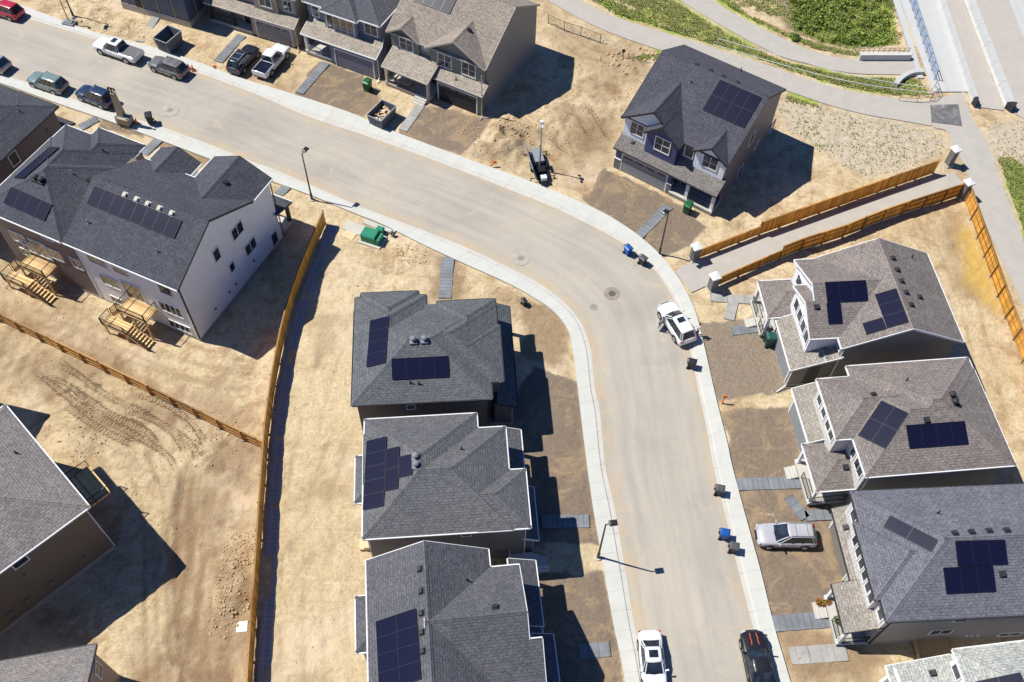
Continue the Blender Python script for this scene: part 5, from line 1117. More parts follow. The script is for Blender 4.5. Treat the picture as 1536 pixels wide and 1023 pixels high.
def car(label, name, cat, A, B, paint, Ln=4.6, W=1.86, H=1.68, typ='suv', group='vehicles', roof=None, rack=False, sunroof=False, front_at_a=True, extra=None):
    """A and B: pixels of the front and rear ends at bonnet height"""
    a, b = G(*A, .85), G(*B, .85); c = (a+b)/2; d = a-b; rz = math.atan2(d.y, d.x)
    t = thing(name, label, cat, (c.x, c.y, .04), rz, group); hw = W/2; pm = paint; body = MB()
    def sec(x, w, zl, zt, cr=.03): w *= hw; return (x*Ln, [(0,zl),(w*.86,zl),(w*.97,zl+.12),(w,zl+(zt-zl)*.45),(w*.975,zt-.15),(w*.92,zt-.04),(w*.80,zt),(w*.4,zt+cr),(0,zt+cr*1.2)])
    if typ == 'suv': S_ = [(-.5,.66,.44,.78),(-.494,.82,.38,.88),(-.482,.92,.31,.96),(-.45,.98,.24,1.02),(-.3,1,.22,1.03),(-.05,1,.22,1.02),(.18,1,.22,1.0),(.23,1,.22,1.0),(.34,.985,.22,.98),(.43,.93,.24,.90),(.47,.83,.29,.78),(.492,.68,.35,.66),(.5,.50,.40,.58)]
    elif typ == 'sedan': S_ = [(-.5,.76,.40,.72),(-.485,.90,.30,.88),(-.43,.96,.22,.93),(-.3,1,.19,.93),(-.05,1,.18,.90),(.18,1,.18,.90),(.23,1,.18,.89),(.34,.98,.19,.84),(.43,.93,.22,.76),(.48,.82,.28,.64),(.5,.62,.34,.54)]
    else: S_ = [(-.5,.93,.48,1.05),(-.495,.96,.44,1.08),(-.45,.98,.36,1.09),(-.3,1,.34,1.09),(-.05,1,.34,1.09),(.18,1,.34,1.09),(.23,1,.34,1.09),(.34,.99,.34,1.07),(.44,.96,.36,1.02),(.485,.9,.42,.92),(.5,.8,.48,.76)]
    loft(body, [sec(*s) for s in S_])
    bz = {'suv': 1.0, 'sedan': .89, 'pickup': 1.07}[typ]
    X = {'suv': (-.475,-.40,.02,.235), 'sedan': (-.36,-.20,.045,.22), 'pickup': (-.15,-.125,.11,.25)}[typ]
    if typ == 'coupe': pass
    rx0, rt0, rt1, rx1 = [v*Ln for v in X]; wb, wt = hw*.89, hw*.665; gl = MB()
    def cab(dz0, e):  # greenhouse, glass all round
        base = [(rx0,0),(rx0,wb*.86),(rx0+.18,wb),(rx1-.42,wb),(rx1-.08,wb*.86),(rx1+.02,0)]; top = [(rt0,0),(rt0,wt*.88),(rt0+.15,wt),(rt1-.22,wt),(rt1-.04,wt*.88),(rt1,0)]
        return base, top
    base, top = cab(0, 0)
    def ring(f, z, dz=None):
        p = [(base[i][0]*(1-f)+top[i][0]*f, base[i][1]*(1-f)+top[i][1]*f, z) for i in range(6)]; return p + [(q[0],-q[1],q[2]) for q in p[-2:0:-1]]
    R0, R1 = ring(0, bz-.04), ring(.97, H-.07); n = len(R0)
    for i in range(n): j = (i+1) % n; gl.face([R0[i],R0[j],R1[j],R1[i]], 0)
    gl.face(R1, 0); gl.build('window_glass', M['car_glass'], t)
    rf = MB(); mid_ = (rt0+rt1)/2; sq = lambda k, kk, z: [(q[0]*k+mid_*(1-k), q[1]*kk, z) for q in ring(1.0, z)]; RR = [ring(.92, H-.14), sq(1.0,1.0,H-.07), sq(.985,.93,H-.02), sq(.93,.78,H+.012), sq(.75,.45,H+.03)]
    for A_, B_ in zip(RR, RR[1:]):
        for i in range(n): j = (i+1) % n; rf.face([A_[i],A_[j],B_[j],B_[i]], 0, smooth=True)
    rf.face(RR[-1], 0, smooth=True)
    bp = MB()
    for sgn in (1, -1):  # pillars
        P_ = lambda i, f, z: Vector((base[i][0]*(1-f)+top[i][0]*f, sgn*(base[i][1]*(1-f)+top[i][1]*f)*1.0, z))
        for i, w_ in ((1,.09),(2,.06),(3,.05),(4,.07)): rf.bar(P_(i,0,bz-.05), P_(i,.96,H-.08), w_, .05)
        for fx in ((.5,) if typ != 'suv' else (.36,.66)):
            xb = (base[2][0]*(1-fx)+base[3][0]*fx); xt = (top[2][0]*(1-fx)+top[3][0]*fx); bp.bar((xb, sgn*(wb+.004), bz-.02), (xt, sgn*(wt+.004), H-.10), .06, .03)
    rf.build('roof', roof or pm, t, merge=True); bp.build('pillar', M['car_black'], t)
    if sunroof: sm = MB(); xm = rt1-.35; sm.box(xm-.55, -wt*.55, H, xm, wt*.55, H+.045); sm.build('sunroof', M['car_glass'], t)
    if rack:
        rk = MB()
        for s in (1,-1): rk.bar((rt0+.15,s*wt*.86,H+.05),(rt1-.2,s*wt*.86,H+.05),.05)
        for k in (.25,.7): x = rt0+(rt1-rt0)*k; rk.bar((x,-wt*.86,H+.06),(x,wt*.86,H+.06),.05)
        rk.build('roof_rack', M['metal_grey'], t)
    if typ == 'pickup':
        bx0, bx1 = -.487*Ln, X[0]*Ln-.06; w = hw*.80; bed = MB()
        bed.box(bx0,-w,1.02,bx1,w,1.13); bed.build('tonneau_cover', extra or M['car_black'], t)
    # trim, arches, bumpers
    tr = MB(); r = .35 if typ != 'pickup' else .40; ax = (.30*Ln, -.295*Ln)
    for x in ax:
        for s in (1,-1):
            tr.tube((x, s*(hw-.30), r+.02), (x, s*(hw+.006), r+.02), r+.085, None, 22)
    for s in (1,-1): tr.box(-.22*Ln, min(s*hw*.9,s*(hw+.005)), .2 if typ != 'pickup' else .3, .22*Ln, max(s*hw*.9,s*(hw+.005)), .32 if typ != 'pickup' else .42)
    tr.box(-.5*Ln-.02,-hw*.7,.34,-.46*Ln,hw*.7,.48); tr.box(.44*Ln,-hw*.55,.34,.5*Ln+.012,hw*.55,.5)
    zf = {'suv': .62, 'sedan': .5, 'pickup': .72}[typ]; tr.box(.485*Ln,-hw*.42,zf-.1,.5*Ln+.02,hw*.42,zf+.09)
    tr.build('trim', M['car_black'], t)
    body.build('body', pm, t, merge=True)
    for x in ax:
        for s in (1,-1):
            wh = MB(); wh.tube((x, s*(hw-.24), r), (x, s*(hw+.022), r), r, None, 24); o = wh.build('wheel', M['tyre'], t)
            rm = MB(); rm.tube((x, s*(hw-.02), r), (x, s*(hw+.03), r), r*.66, None, 20); rm.build('rim', M['rim'], o)
    zl = {'suv': .82, 'sedan': .70, 'pickup': .90}[typ]; zr = {'suv': .88, 'sedan': .80, 'pickup': .88}[typ]
    for s in (1,-1):
        hl = MB(); hl.bar((.462*Ln, s*hw*.86, zl), (.487*Ln, s*hw*.52, zl-.02), .13, .13); hl.build('headlight', M['lamp_clear'], t)
        tl = MB(); tl.bar((-.470*Ln, s*hw*.90, zr), (-.488*Ln, s*hw*.62, zr), .12, .16); tl.build('taillight', M['lamp_red'], t)
        mi = MB(); mi.bar((rx1-.36, s*wb, bz+.05), (rx1-.4, s*(hw+.16), bz+.10), .10, .14); mi.build('mirror', pm, t)
        hd = MB()
        for x in (.02, -.2): hd.box(x*Ln, min(s*(hw-.01),s*(hw+.02)), bz-.22, x*Ln+.16, max(s*(hw-.01),s*(hw+.02)), bz-.18)
        hd.build('door_handle', M['metal_grey'], t)
    return t
pa = lambda n, c: m_paint('paint_'+n, c)
V = 'cars and trucks parked along the street'
car('red SUV cut by the top left corner of the picture', 'parked_suv', 'SUV', (-25,2), (36,22), pa('red', (.42,.012,.035)), 4.7, typ='suv', group=V)
car('white crew-cab pickup with a grey bed cover parked at the far kerb', 'parked_pickup', 'pickup truck', (139,60), (214,86), pa('white_a', (.74,.74,.73)), 5.9, 2.0, 1.92, 'pickup', V, sunroof=True, extra=m_plain('cover_grey', (.14,.14,.145)))
car('grey-brown SUV with a roof rack parked just behind the white pickup', 'parked_suv', 'SUV', (226,89), (278,108), pa('grey', (.15,.145,.145)), 4.7, typ='suv', group=V, rack=True)
car('black SUV on the driveway of the taupe house, left of the white pickup', 'parked_suv', 'SUV', (380,69), (349,104), pa('black_blue', (.012,.018,.035)), 4.7, typ='suv', group=V, rack=True)
car('white pickup with a black bed cover on the driveway of the taupe house', 'parked_pickup', 'pickup truck', (425,69), (389,110), pa('white_b', (.74,.74,.74)), 5.4, 1.95, 1.85, 'pickup', V, extra=m_plain('cover_navy', (.010,.012,.028), rough=.25))
car('silver car cut off by the left edge, on the near side of the street', 'parked_suv', 'SUV', (-42,80), (13,101), pa('silver_green', (.36,.40,.40)), 4.6, typ='suv', group=V)
car('pale green-grey SUV parked at the near kerb ahead of the dark blue one', 'parked_suv', 'SUV', (42,112), (99,131), pa('sage', (.17,.23,.22)), 4.6, typ='suv', group=V)
car('dark blue SUV parked at the near kerb beside the grey trailer', 'parked_suv', 'SUV', (116,132), (169,152), pa('blue', (.010,.028,.075)), 4.5, typ='suv', group=V)
W_ = car('white SUV stopped at the bend with its door open and a person behind it', 'parked_suv', 'SUV', (998,455), (1033,510), pa('white_c', (.76,.76,.76)), 4.75, 1.93, 1.72, 'suv', V, sunroof=True)
car('silver SUV parked on the gravel pad of the blue-grey roofed house', 'parked_suv', 'SUV', (1136,801), (1223,802), pa('silver', (.42,.42,.44)), 4.75, 1.92, 1.72, 'suv', V, rack=True)
car('white sedan with a dark sunroof parked at the bottom kerb', 'parked_sedan', 'sedan', (985,1043), (974,945), pa('white_d', (.76,.76,.77)), 4.75, 1.84, 1.46, 'sedan', V, sunroof=True)
mc = car('black car with orange bonnet stripes at the bottom edge', 'parked_coupe', 'car', (1128,945), (1149,1042), pa('black', (.014,.014,.018)), 4.85, 1.95, 1.40, 'sedan', V)
P('stripe_orange', (.75,.13,.025), rough=.35, spec=.5)
st = MB()
for s in (1,-1):
    zz = [(.485,.60),(.43,.785),(.34,.868),(.255,.905)]
    for (x0,z0),(x1,z1) in zip(zz, zz[1:]): st.face([(x0*4.85,s*.20,z0+.016),(x0*4.85,s*.25,z0+.016),(x1*4.85,s*.31,z1+.018),(x1*4.85,s*.25,z1+.018)])
st.build('stripe', M['stripe_orange'], mc)
# open driver's door of the white SUV
dm = MB(); q0 = Vector((.72,.94,0)); q1 = Vector((.18,1.82,0)); dm.bar(q0+Vector((0,0,.66)), q1+Vector((0,0,.66)), .09, .75); do = dm.build('door', bpy.data.materials['paint_white_c'], W_)
gm = MB(); gm.bar(q0+Vector((-.1,.1,1.06)), q1+Vector((0,0,1.06)), .04, .08); gm.bar(q0.lerp(q1,.25)+Vector((0,0,1.42)), q1+Vector((.03,-.05,1.42)), .05, .05); gm.bar(q0.lerp(q1,.05)+Vector((0,0,1.08)), q0.lerp(q1,.28)+Vector((0,0,1.42)), .05); gm.bar(q1+Vector((0,0,1.08)), q1+Vector((.03,-.05,1.42)), .05); gm.build('window_frame', M['car_black'], do)
# ------------------------------------------------------------------ street furniture and small things
def street_lamp(px, label, h=6.45, rz=0.0, arm=.35):
    g = G(*px); t = thing('street_lamp', label, 'street lamp', (g.x, g.y, hgt(g.x,g.y)), rz, 'street lamps'); b = MB(); b.prism([(.28*math.cos(k*math.pi/6),.28*math.sin(k*math.pi/6)) for k in range(12)], -.3, .12); b.build('footing', M['concrete'], t)
    p = MB(); p.tube((0,0,.1),(0,0,h-.1),.09,.055,12); p.tube((0,0,.1),(0,0,.9),.13,.12,12); p.build('pole', M['metal_dark'], t)
    a = MB(); a.bar((0,0,h-.12),(arm+.1,0,h-.04),.07); a.build('arm', M['metal_dark'], t)
    hd = MB(); hd.box(arm-.12,-.22,h-.06,arm+.5,.22,h+.07); hd.frustum((arm+.19,0),.31,.22,h+.07,.2,.14,h+.13); o = hd.build('lamp_head', M['metal_dark'], t)
    l = MB(); l.box(arm-.03,-.16,h-.085,arm+.42,.16,h-.058); l.build('lens', M['vent_light'], o)
street_lamp((468,299), 'black street lamp standing by the kerb near the top of the long curving fence', rz=R(60))
street_lamp((989,381), 'black street lamp on the gravel in front of the navy house', rz=R(220))
street_lamp((897,836), 'black street lamp beside the centre row, its shadow falling across the road', rz=R(10))
street_lamp((112,29), 'black street lamp at the far kerb in the upper left corner, by the sand lot', rz=R(250))
t = thing('mobile_sign', 'thin pole on a low grey base beside the upper left street lamp', 'sign', G(105,36), R(-15)); b = MB(); b.frustum((0,0),.75,.5,.13,.7,.45,.33); b.box(-.5,-.3,.33,.5,.3,.45); b.build('base', M['trim_grey'], t)
b = MB(); b.tube((0,0,.4),(-.1,.1,3.6),.05); b.build('pole', M['metal_dark'], t)
b = MB(); b.box(-.12,-.1,3.5,.12,.1,3.75); b.build('head', M['metal_dark'], t)

def trailer(label, A, B, mast, panel_side, ptilt, box_col, big=False):
    a, b = G(*A, .5), G(*B, .5); c = (a+b)/2; d = a-b; L = d.length; t = thing('security_trailer', label, 'trailer', (c.x,c.y,hgt(c.x,c.y)), math.atan2(d.y,d.x), 'mobile security trailers')
    ch = MB(); ch.box(-L/2+.1,-.7,.35,L/2-.6,.7,.5); ch.bar((L/2-.65,-.6,.42),(L/2,0,.42),.09); ch.bar((L/2-.65,.6,.42),(L/2,0,.42),.09); ch.build('chassis', M['car_black'], t)
    for s in (1,-1):
        w = MB(); w.tube((-.1,s*.72,.33),(-.1,s*.95,.33),.33,None,18); o = w.build('wheel', M['tyre'], t); r = MB(); r.tube((-.1,s*.9,.33),(-.1,s*.96,.33),.2,None,14); r.build('rim', M['rim'], o)
        f = MB(); f.bar((-.55,s*.85,.74),(.35,s*.85,.74),.3,.04); f.build('mudguard', M[box_col], t)
    for x in (-L/2+.25, L/2-.9):
        for s in (1,-1): o = MB(); o.bar((x,s*.6,.4),(x,s*1.25,.38),.07); o.tube((x,s*1.25,.0),(x,s*1.25,.5),.04); o.box(x-.12,s*1.25-.12,-.02,x+.12,s*1.25+.12,.03); o.build('outrigger', M['metal_dark'], t)
    bx = MB(); bx.box(-L/2+.2,-.5,.5,-.25,.5,1.0); bx.box(-L/2+.15,-.55,1.0,-.2,.55,1.05); bx.build('battery_box', M['trim_grey'], t); bx = MB(); bx.box(.25,-.4,.5,L/2-1.25,.4,.85); bx.build('control_box', M[box_col], t)
    hb = MB(); hb.box(L/2-.75,-.3,.5,L/2-.25,.3,.9); hb.build('hitch_box', M['metal_white'], t)
    mm = MB(); mm.tube((0,0,.5),(0,0,mast*.55),.09,None,12); mm.tube((0,0,mast*.5),(0,0,mast-.3),.055,None,10); mm.build('mast', M['metal_grey'], t)
    hd = MB(); hd.bar((-.45,0,mast-.3),(.45,0,mast-.3),.08)
    for x in (-.45,.45): hd.lathe([(0,-.15),(.13,-.1),(.15,.05),(.06,.12)],(x,0,mast-.38),12)
    hd.box(-.15,-.12,mast-.3,.15,.12,mast); hd.build('camera_head', M['metal_white'], t)
    pn = MB(); s = panel_side; ca, sa = math.cos(ptilt), math.sin(ptilt); o0 = Vector((-L*.42,s*.75,.75)); ex = Vector((L*.84,0,0)); ey = Vector((0,s*ca,sa))*1.55; nn = ex.cross(ey).normalized()*.05
    q = [o0,o0+ex,o0+ex+ey,o0+ey]; pn.face([tuple(v+nn) for v in q],0,[(0,0),(2,0),(2,1.5),(0,1.5)]); pn.face([tuple(v-nn) for v in q[::-1]],1)
    for i in range(4): j=(i+1)%4; pn.face([tuple(q[i]-nn),tuple(q[j]-nn),tuple(q[j]+nn),tuple(q[i]+nn)],1)
    pn.build('solar_panel', [M['solar'], M['vent_light']], t)
trailer('black solar security trailer with a white mast standing on the churned sand lot', (817,274), (802,226), 6.7, -1, R(72), 'car_black')
M['olive_metal'] = m_plain('olive_metal', (.36,.325,.25), rough=.5)
g = G(190,187); t = thing('camera_tower', 'olive box with a thick tapering mast on the near pavement beside the dark blue SUV', 'camera tower', (g.x,g.y,.12), R(-16)); b = MB(); b.frustum((0,0),.75,.5,.25,.75,.5,1.0); b.box(-.8,-.55,1.0,.8,.55,1.07); b.build('battery_box', M['olive_metal'], t)
b = MB(); b.box(-.7,-.45,0,.7,.45,.25); b.build('skid', M['car_black'], t); b = MB(); b.frustum((-.25,.1),.34,.30,1.07,.22,.19,4.1); b.build('mast', M['olive_metal'], t)
b = MB(); b.tube((-.25,.1,4.1),(-.25,.1,4.75),.06); b.bar((-.6,.1,4.7),(.1,.1,4.7),.09)
for x in (-.6,-.25,.1): b.lathe([(0,-.2),(.11,-.15),(.12,.0),(.05,.08)],(x,.1,4.6),12)
b.build('camera_head', M['metal_dark'], t); b = MB()
for s in (1,-1): b.bar((s*.65,.45,1.14),(s*.65,-.45,1.14),.05); b.bar((s*.65,-.45,1.07),(s*.65,-.45,1.25),.05)
b.build('lifting_bars', M['metal_grey'], t)

def bin_(px, label, c, rz=0.0, s=1.0, lid=None, z=None):
    g = G(*px); zz = hgt(g.x,g.y) if z is None else z; t = thing('wheeled_bin', label, 'bin', (g.x,g.y,max(zz,.0)), rz, 'wheeled bins put out along the street'); b = MB(); w = .29*s; d = .34*s; h = 1.0*s
    b.frustum((0,0),w*.82,d*.8,.06,w,d,h*.92); b.box(-w-.03,-d-.03,h*.9,w+.03,d+.03,h*.94); b.bar((-w*.5,d*.9,.12),(-w*.5,d*1.02,h*.85),.04); b.bar((w*.5,d*.9,.12),(w*.5,d*1.02,h*.85),.04); b.build('body', M[c], t)
    l = MB(); l.frustum((0,-.02),w+.05,d+.05,h*.945,w+.03,d+.03,h*.985); l.frustum((0,-.02),w+.03,d+.03,h*.985,w*.7,d*.7,h*1.05); l.build('lid', M[lid or c], t)
    hb = MB(); hb.bar((-w*.8,d+.12,h*.93),(w*.8,d+.12,h*.93),.045)
    for k in (-.8,.8): hb.bar((w*k,d,h*.93),(w*k,d+.12,h*.93),.04)
    hb.build('handle', M['car_black'], t)
    for k in (1,-1): wh = MB(); wh.tube((k*w*.75,d*.8,.12),(k*(w+.05),d*.8,.12),.12,None,14); wh.build('wheel', M['tyre'], t)
P('bin_blue', (.012,.085,.33), rough=.4); P('bin_black', (.028,.029,.032), rough=.45); P('bin_green', (.018,.12,.045), rough=.4); P('bin_grey', (.085,.088,.09), rough=.5); P('bin_dkgreen', (.02,.085,.07), rough=.35)
bin_((941,381), 'blue wheeled bin at the kerb in front of the navy house', 'bin_blue', R(35), 1.0, z=.05); bin_((963,396), 'black wheeled bin at the kerb just below the blue one by the lamp', 'bin_black', R(45), .98, 'bin_grey', z=.05)
bin_((1036,551), 'black wheeled bin at the kerb below the white stopped SUV', 'bin_black', R(75), .98, z=.05); bin_((1077,740), 'black wheeled bin alone at the kerb above the silver SUV', 'bin_black', R(80), .98, 'bin_grey', z=.05)
bin_((1084,806), 'blue wheeled bin at the kerb left of the silver SUV', 'bin_blue', R(80), 1.02, z=.05); bin_((1098,826), 'black wheeled bin at the kerb just below the blue one by the silver SUV', 'bin_black', R(80), .98, 'bin_grey', z=.05)
bin_((552,135), 'green wheeled bin beside the garage of the blue-grey house', 'bin_green', R(-25), 1.3); bin_((1030,318), 'green wheeled bin in front of the navy house porch', 'bin_green', R(-33), 1.2); bin_((1153,516), 'dark green wheeled bin by the porch of the topmost right house', 'bin_dkgreen', R(95), 1.35)
bin_((227,185), 'dark tipped-up wheeled bin on the near kerb right of the olive trailer', 'bin_black', R(20), 1.15, z=.12); bin_((786,457), 'small black bin alone on the corner of bare sand', 'bin_black', R(30), .7)

def skip_bin(label, rim, h, junk):
    P4 = [G(x, y, h) for x, y in rim]; c = sum(P4, Vector())/4; e = (P4[1]-P4[0]+P4[2]-P4[3])/2; f = (P4[3]-P4[0]+P4[2]-P4[1])/2; t = thing('dumpster', label, 'dumpster', (c.x,c.y,0), math.atan2(e.y,e.x), 'open dumpsters'); a, b = e.length/2, f.length/2
    m = MB(); k = .88
    for s in (1,-1):
        for (x0,y0,x1,y1) in ((s*a,-b,s*a,b),(-a,s*b,a,s*b)):
            m.face([(x0*k,y0*k,.15),(x1*k,y1*k,.15),(x1,y1,h),(x0,y0,h)]); i = .06; sx = (a-i)/a; sy = (b-i)/b
            m.face([(x0*k*sx,y0*k*sy,.2),(x1*k*sx,y1*k*sy,.2),(x1*sx,y1*sy,h),(x0*sx,y0*sy,h)]); 
            m.face([(x0,y0,h),(x1,y1,h),(x1*sx,y1*sy,h),(x0*sx,y0*sy,h)])
    m.box(-a*k,-b*k,.12,a*k,b*k,.2)
    for s in (-1,1):
        for q in (-.5,0,.5): m.bar((a*q*k*.9,s*b*k,.2),(a*q,s*(b+.02),h-.1),.08)
    for q in (-.7,.7): m.box(-a*k+.0,b*q-.06,-.02,a*k,b*q+.06,.12)
    m.build('container', M['dump'], t); r = MB()
    for p, q in (((-a,-b),(a,-b)),((a,-b),(a,b)),((a,b),(-a,b)),((-a,b),(-a,-b))): r.bar((*p,h),(*q,h),.09,.09)
    r.build('rim', M['metal_grey'], t)
    if junk:
        j = MB()
        for _ in range(46):
            x, y = rng.uniform(-a*.75,a*.75), rng.uniform(-b*.7,b*.7); z = .25+rng.rand()*(h-.45); an = rng.rand()*6; l = rng.uniform(.3,1.1)
            j.bar((x,y,z),(x+l*math.cos(an)*.5,y+l*math.sin(an)*.5,z+rng.uniform(-.1,.15)),rng.uniform(.06,.3),rng.uniform(.02,.1),rng.randint(0,3))
        j.build('debris', [M['wood_pale'], M['wood_new'], M['trim_beige']], t)
P('dump', (.11,.135,.155), rough=.55, var=.3)
skip_bin('tall empty grey dumpster beside the unfinished house', [(233,59),(252,65),(269,46),(248,36)], 1.75, False)
skip_bin('low grey dumpster filled with scrap wood in front of the tall taupe house', [(554,174),(575,183),(591,158),(569,148)], 1.4, True)

# green transformer and slabs on the corner lot
P('green_box', (.03,.23,.13), rough=.45)
g = G(559,360); t = thing('transformer_box', 'bright green utility transformer box on a pad at the bare corner lot', 'utility box', g, R(-20)); b = MB(); b.box(-1.15,-.85,-.1,1.15,.85,.1); b.build('pad', M['concrete'], t); b = MB(); b.box(-.95,-.6,.1,.55,.6,.95); b.box(.55,-.55,.1,.95,.55,.8); b.build('cabinet', M['green_box'], t); b = MB(); b.frustum((-.2,0),.8,.66,.95,.72,.55,1.08); b.box(-.98,-.64,.93,.58,.64,.97); b.build('lid', M['green_box'], t)
g = G(571,349); t = thing('pedestal_box', 'small green utility pedestal just above the transformer box', 'utility box', g, R(-20)); b = MB(); b.box(-.35,-.25,0,.35,.25,.62); b.build('cabinet', M['green_box'], t); b = MB(); b.frustum((0,0),.39,.29,.62,.3,.2,.72); b.build('lid', M['green_box'], t)
def slab_thing(name, label, cat, px, sx, sy, h, rz, mt, z=None):
    g = G(*px); b = MB(); b.frustum((0,0),sx,sy,-.08,sx,sy,h-.02); b.frustum((0,0),sx,sy,h-.02,sx-.02,sy-.02,h); o = b.build(name, M[mt]); o.location = (g.x,g.y,(hgt(g.x,g.y) if z is None else z)); o.rotation_euler.z = rz; return tag(o, label, cat)
slab_thing('concrete_slab', 'pale flat slab on the sand left of the green transformer', 'slab', (533,343), 1.1, .6, .12, R(-24), 'trim_grey' if False else 'concrete'); slab_thing('timber_mat', 'beige board lying on the sand below the pale slab', 'board', (524,353), .6, .45, .06, R(-24), 'wood_pale')
slab_thing('kerb_block', 'grey kerb block lying at the pavement edge behind the transformer', 'kerb block', (569,341), 1.7, .28, .18, R(-24), 'concrete'); slab_thing('white_board', 'small white board lying on the sand by the curving fence at lower left', 'board', (363,940), .42, .42, .05, R(8), 'trim_white')
t = thing('fire_hydrant', 'short grey-brown hydrant between the transformer and the pavement', 'hydrant', G(588,353)); b = MB(); b.lathe([(.2,0),(.2,.06),(.13,.08),(.13,.55),(.17,.57),(.17,.63),(.1,.75),(0,.8)]); b.build('barrel', M['trim_tan'], t); b = MB(); b.tube((-.24,0,.42),(.24,0,.42),.07); b.tube((0,0,.42),(0,-.26,.42),.085); b.build('outlets', M['metal_dark'], t)
# marker stakes and cones
P('orange', (.70,.15,.02), rough=.5); P('cone_white', (.7,.7,.68))
def stake(px, label, tilt=(0.3,.1), h=1.1):
    g = G(*px); t = thing('marker_stake', label, 'marker', (g.x,g.y,hgt(g.x,g.y))); b = MB(); b.bar((0,0,-.1),(tilt[0],tilt[1],h),.11); b.build('stake', M['orange'], t); b = MB(); b.box(tilt[0]-.16,tilt[1]-.05,h-.28,tilt[0]+.2,tilt[1]+.05,h); b.build('flag', M['orange'], t)
stake((733,251), 'leaning orange marker stake at the kerb by the churned sand lot', (.6,.2), .8); stake((1083,605), 'thin orange marker stake on the sand strip between two gravel pads, right of the road', (.1,.1), 1.2); stake((322,103), 'short orange marker stake at the far kerb beside the plank walkway of the two-car drive', (.1,-.1), .6)
def cone(px, label):
    g = G(*px); t = thing('traffic_cone', label, 'cone', (g.x,g.y,.13), 0, 'orange traffic cones'); b = MB(); b.box(-.2,-.2,0,.2,.2,.04); b.build('base', M['orange'], t); b = MB(); b.lathe([(.15,.04),(.03,.7),(0,.7)],n=14); o = b.build('cone', M['orange'], t); b = MB(); b.lathe([(.108,.3),(.082,.44)],(0,0,0),14); b.build('band', M['cone_white'], o)
for px, l in (((200,183),'orange traffic cone beside the olive trailer, nearer the road'), ((206,186),'orange traffic cone beside the olive trailer, nearer the dark bin'), ((284,104),'orange traffic cone behind the grey-brown SUV, nearer the car'), ((290,106),'orange traffic cone behind the grey-brown SUV, farther from the car')): cone(px, l)
# manholes
P('patch_dark', (.30,.25,.195), var=.25, sc=1.5, rough=.9); P('patch_mid', (.415,.375,.32), var=.2, sc=1.2, rough=.9); P('iron', (.12,.11,.10), rough=.6)
P('iron_dusty', (.30,.27,.23), rough=.8)
def manhole(px, r, label, mt='patch_dark'):
    g = G(*px); t = thing('manhole_cover', label, 'manhole', (g.x,g.y,.062)); b = MB(); b.lathe([(r,-.03),(r,.004),(.34,.008)],n=30); b.build('collar', M[mt], t); b = MB(); b.lathe([(.34,.0),(.34,.014),(.30,.014),(.30,.009),(0,.011)],n=24)
    for k in range(4): a = k*math.pi/4; b.bar((-.27*math.cos(a),-.27*math.sin(a),.012),(.27*math.cos(a),.27*math.sin(a),.012),.03,.008)
    b.build('lid', M['iron' if mt == 'patch_dark' else 'iron_dusty'], t)
manhole((918,441), .78, 'round manhole with a dark worn collar in the road bend'); manhole((890,461), .42, 'small round cover in the road just below the large manhole', 'patch_mid'); manhole((255,166), 1.0, 'manhole with a faint collar in the upper left of the street', 'patch_mid'); manhole((781,388), .9, 'manhole with a pale patch around it near the inner road edge', 'patch_mid')

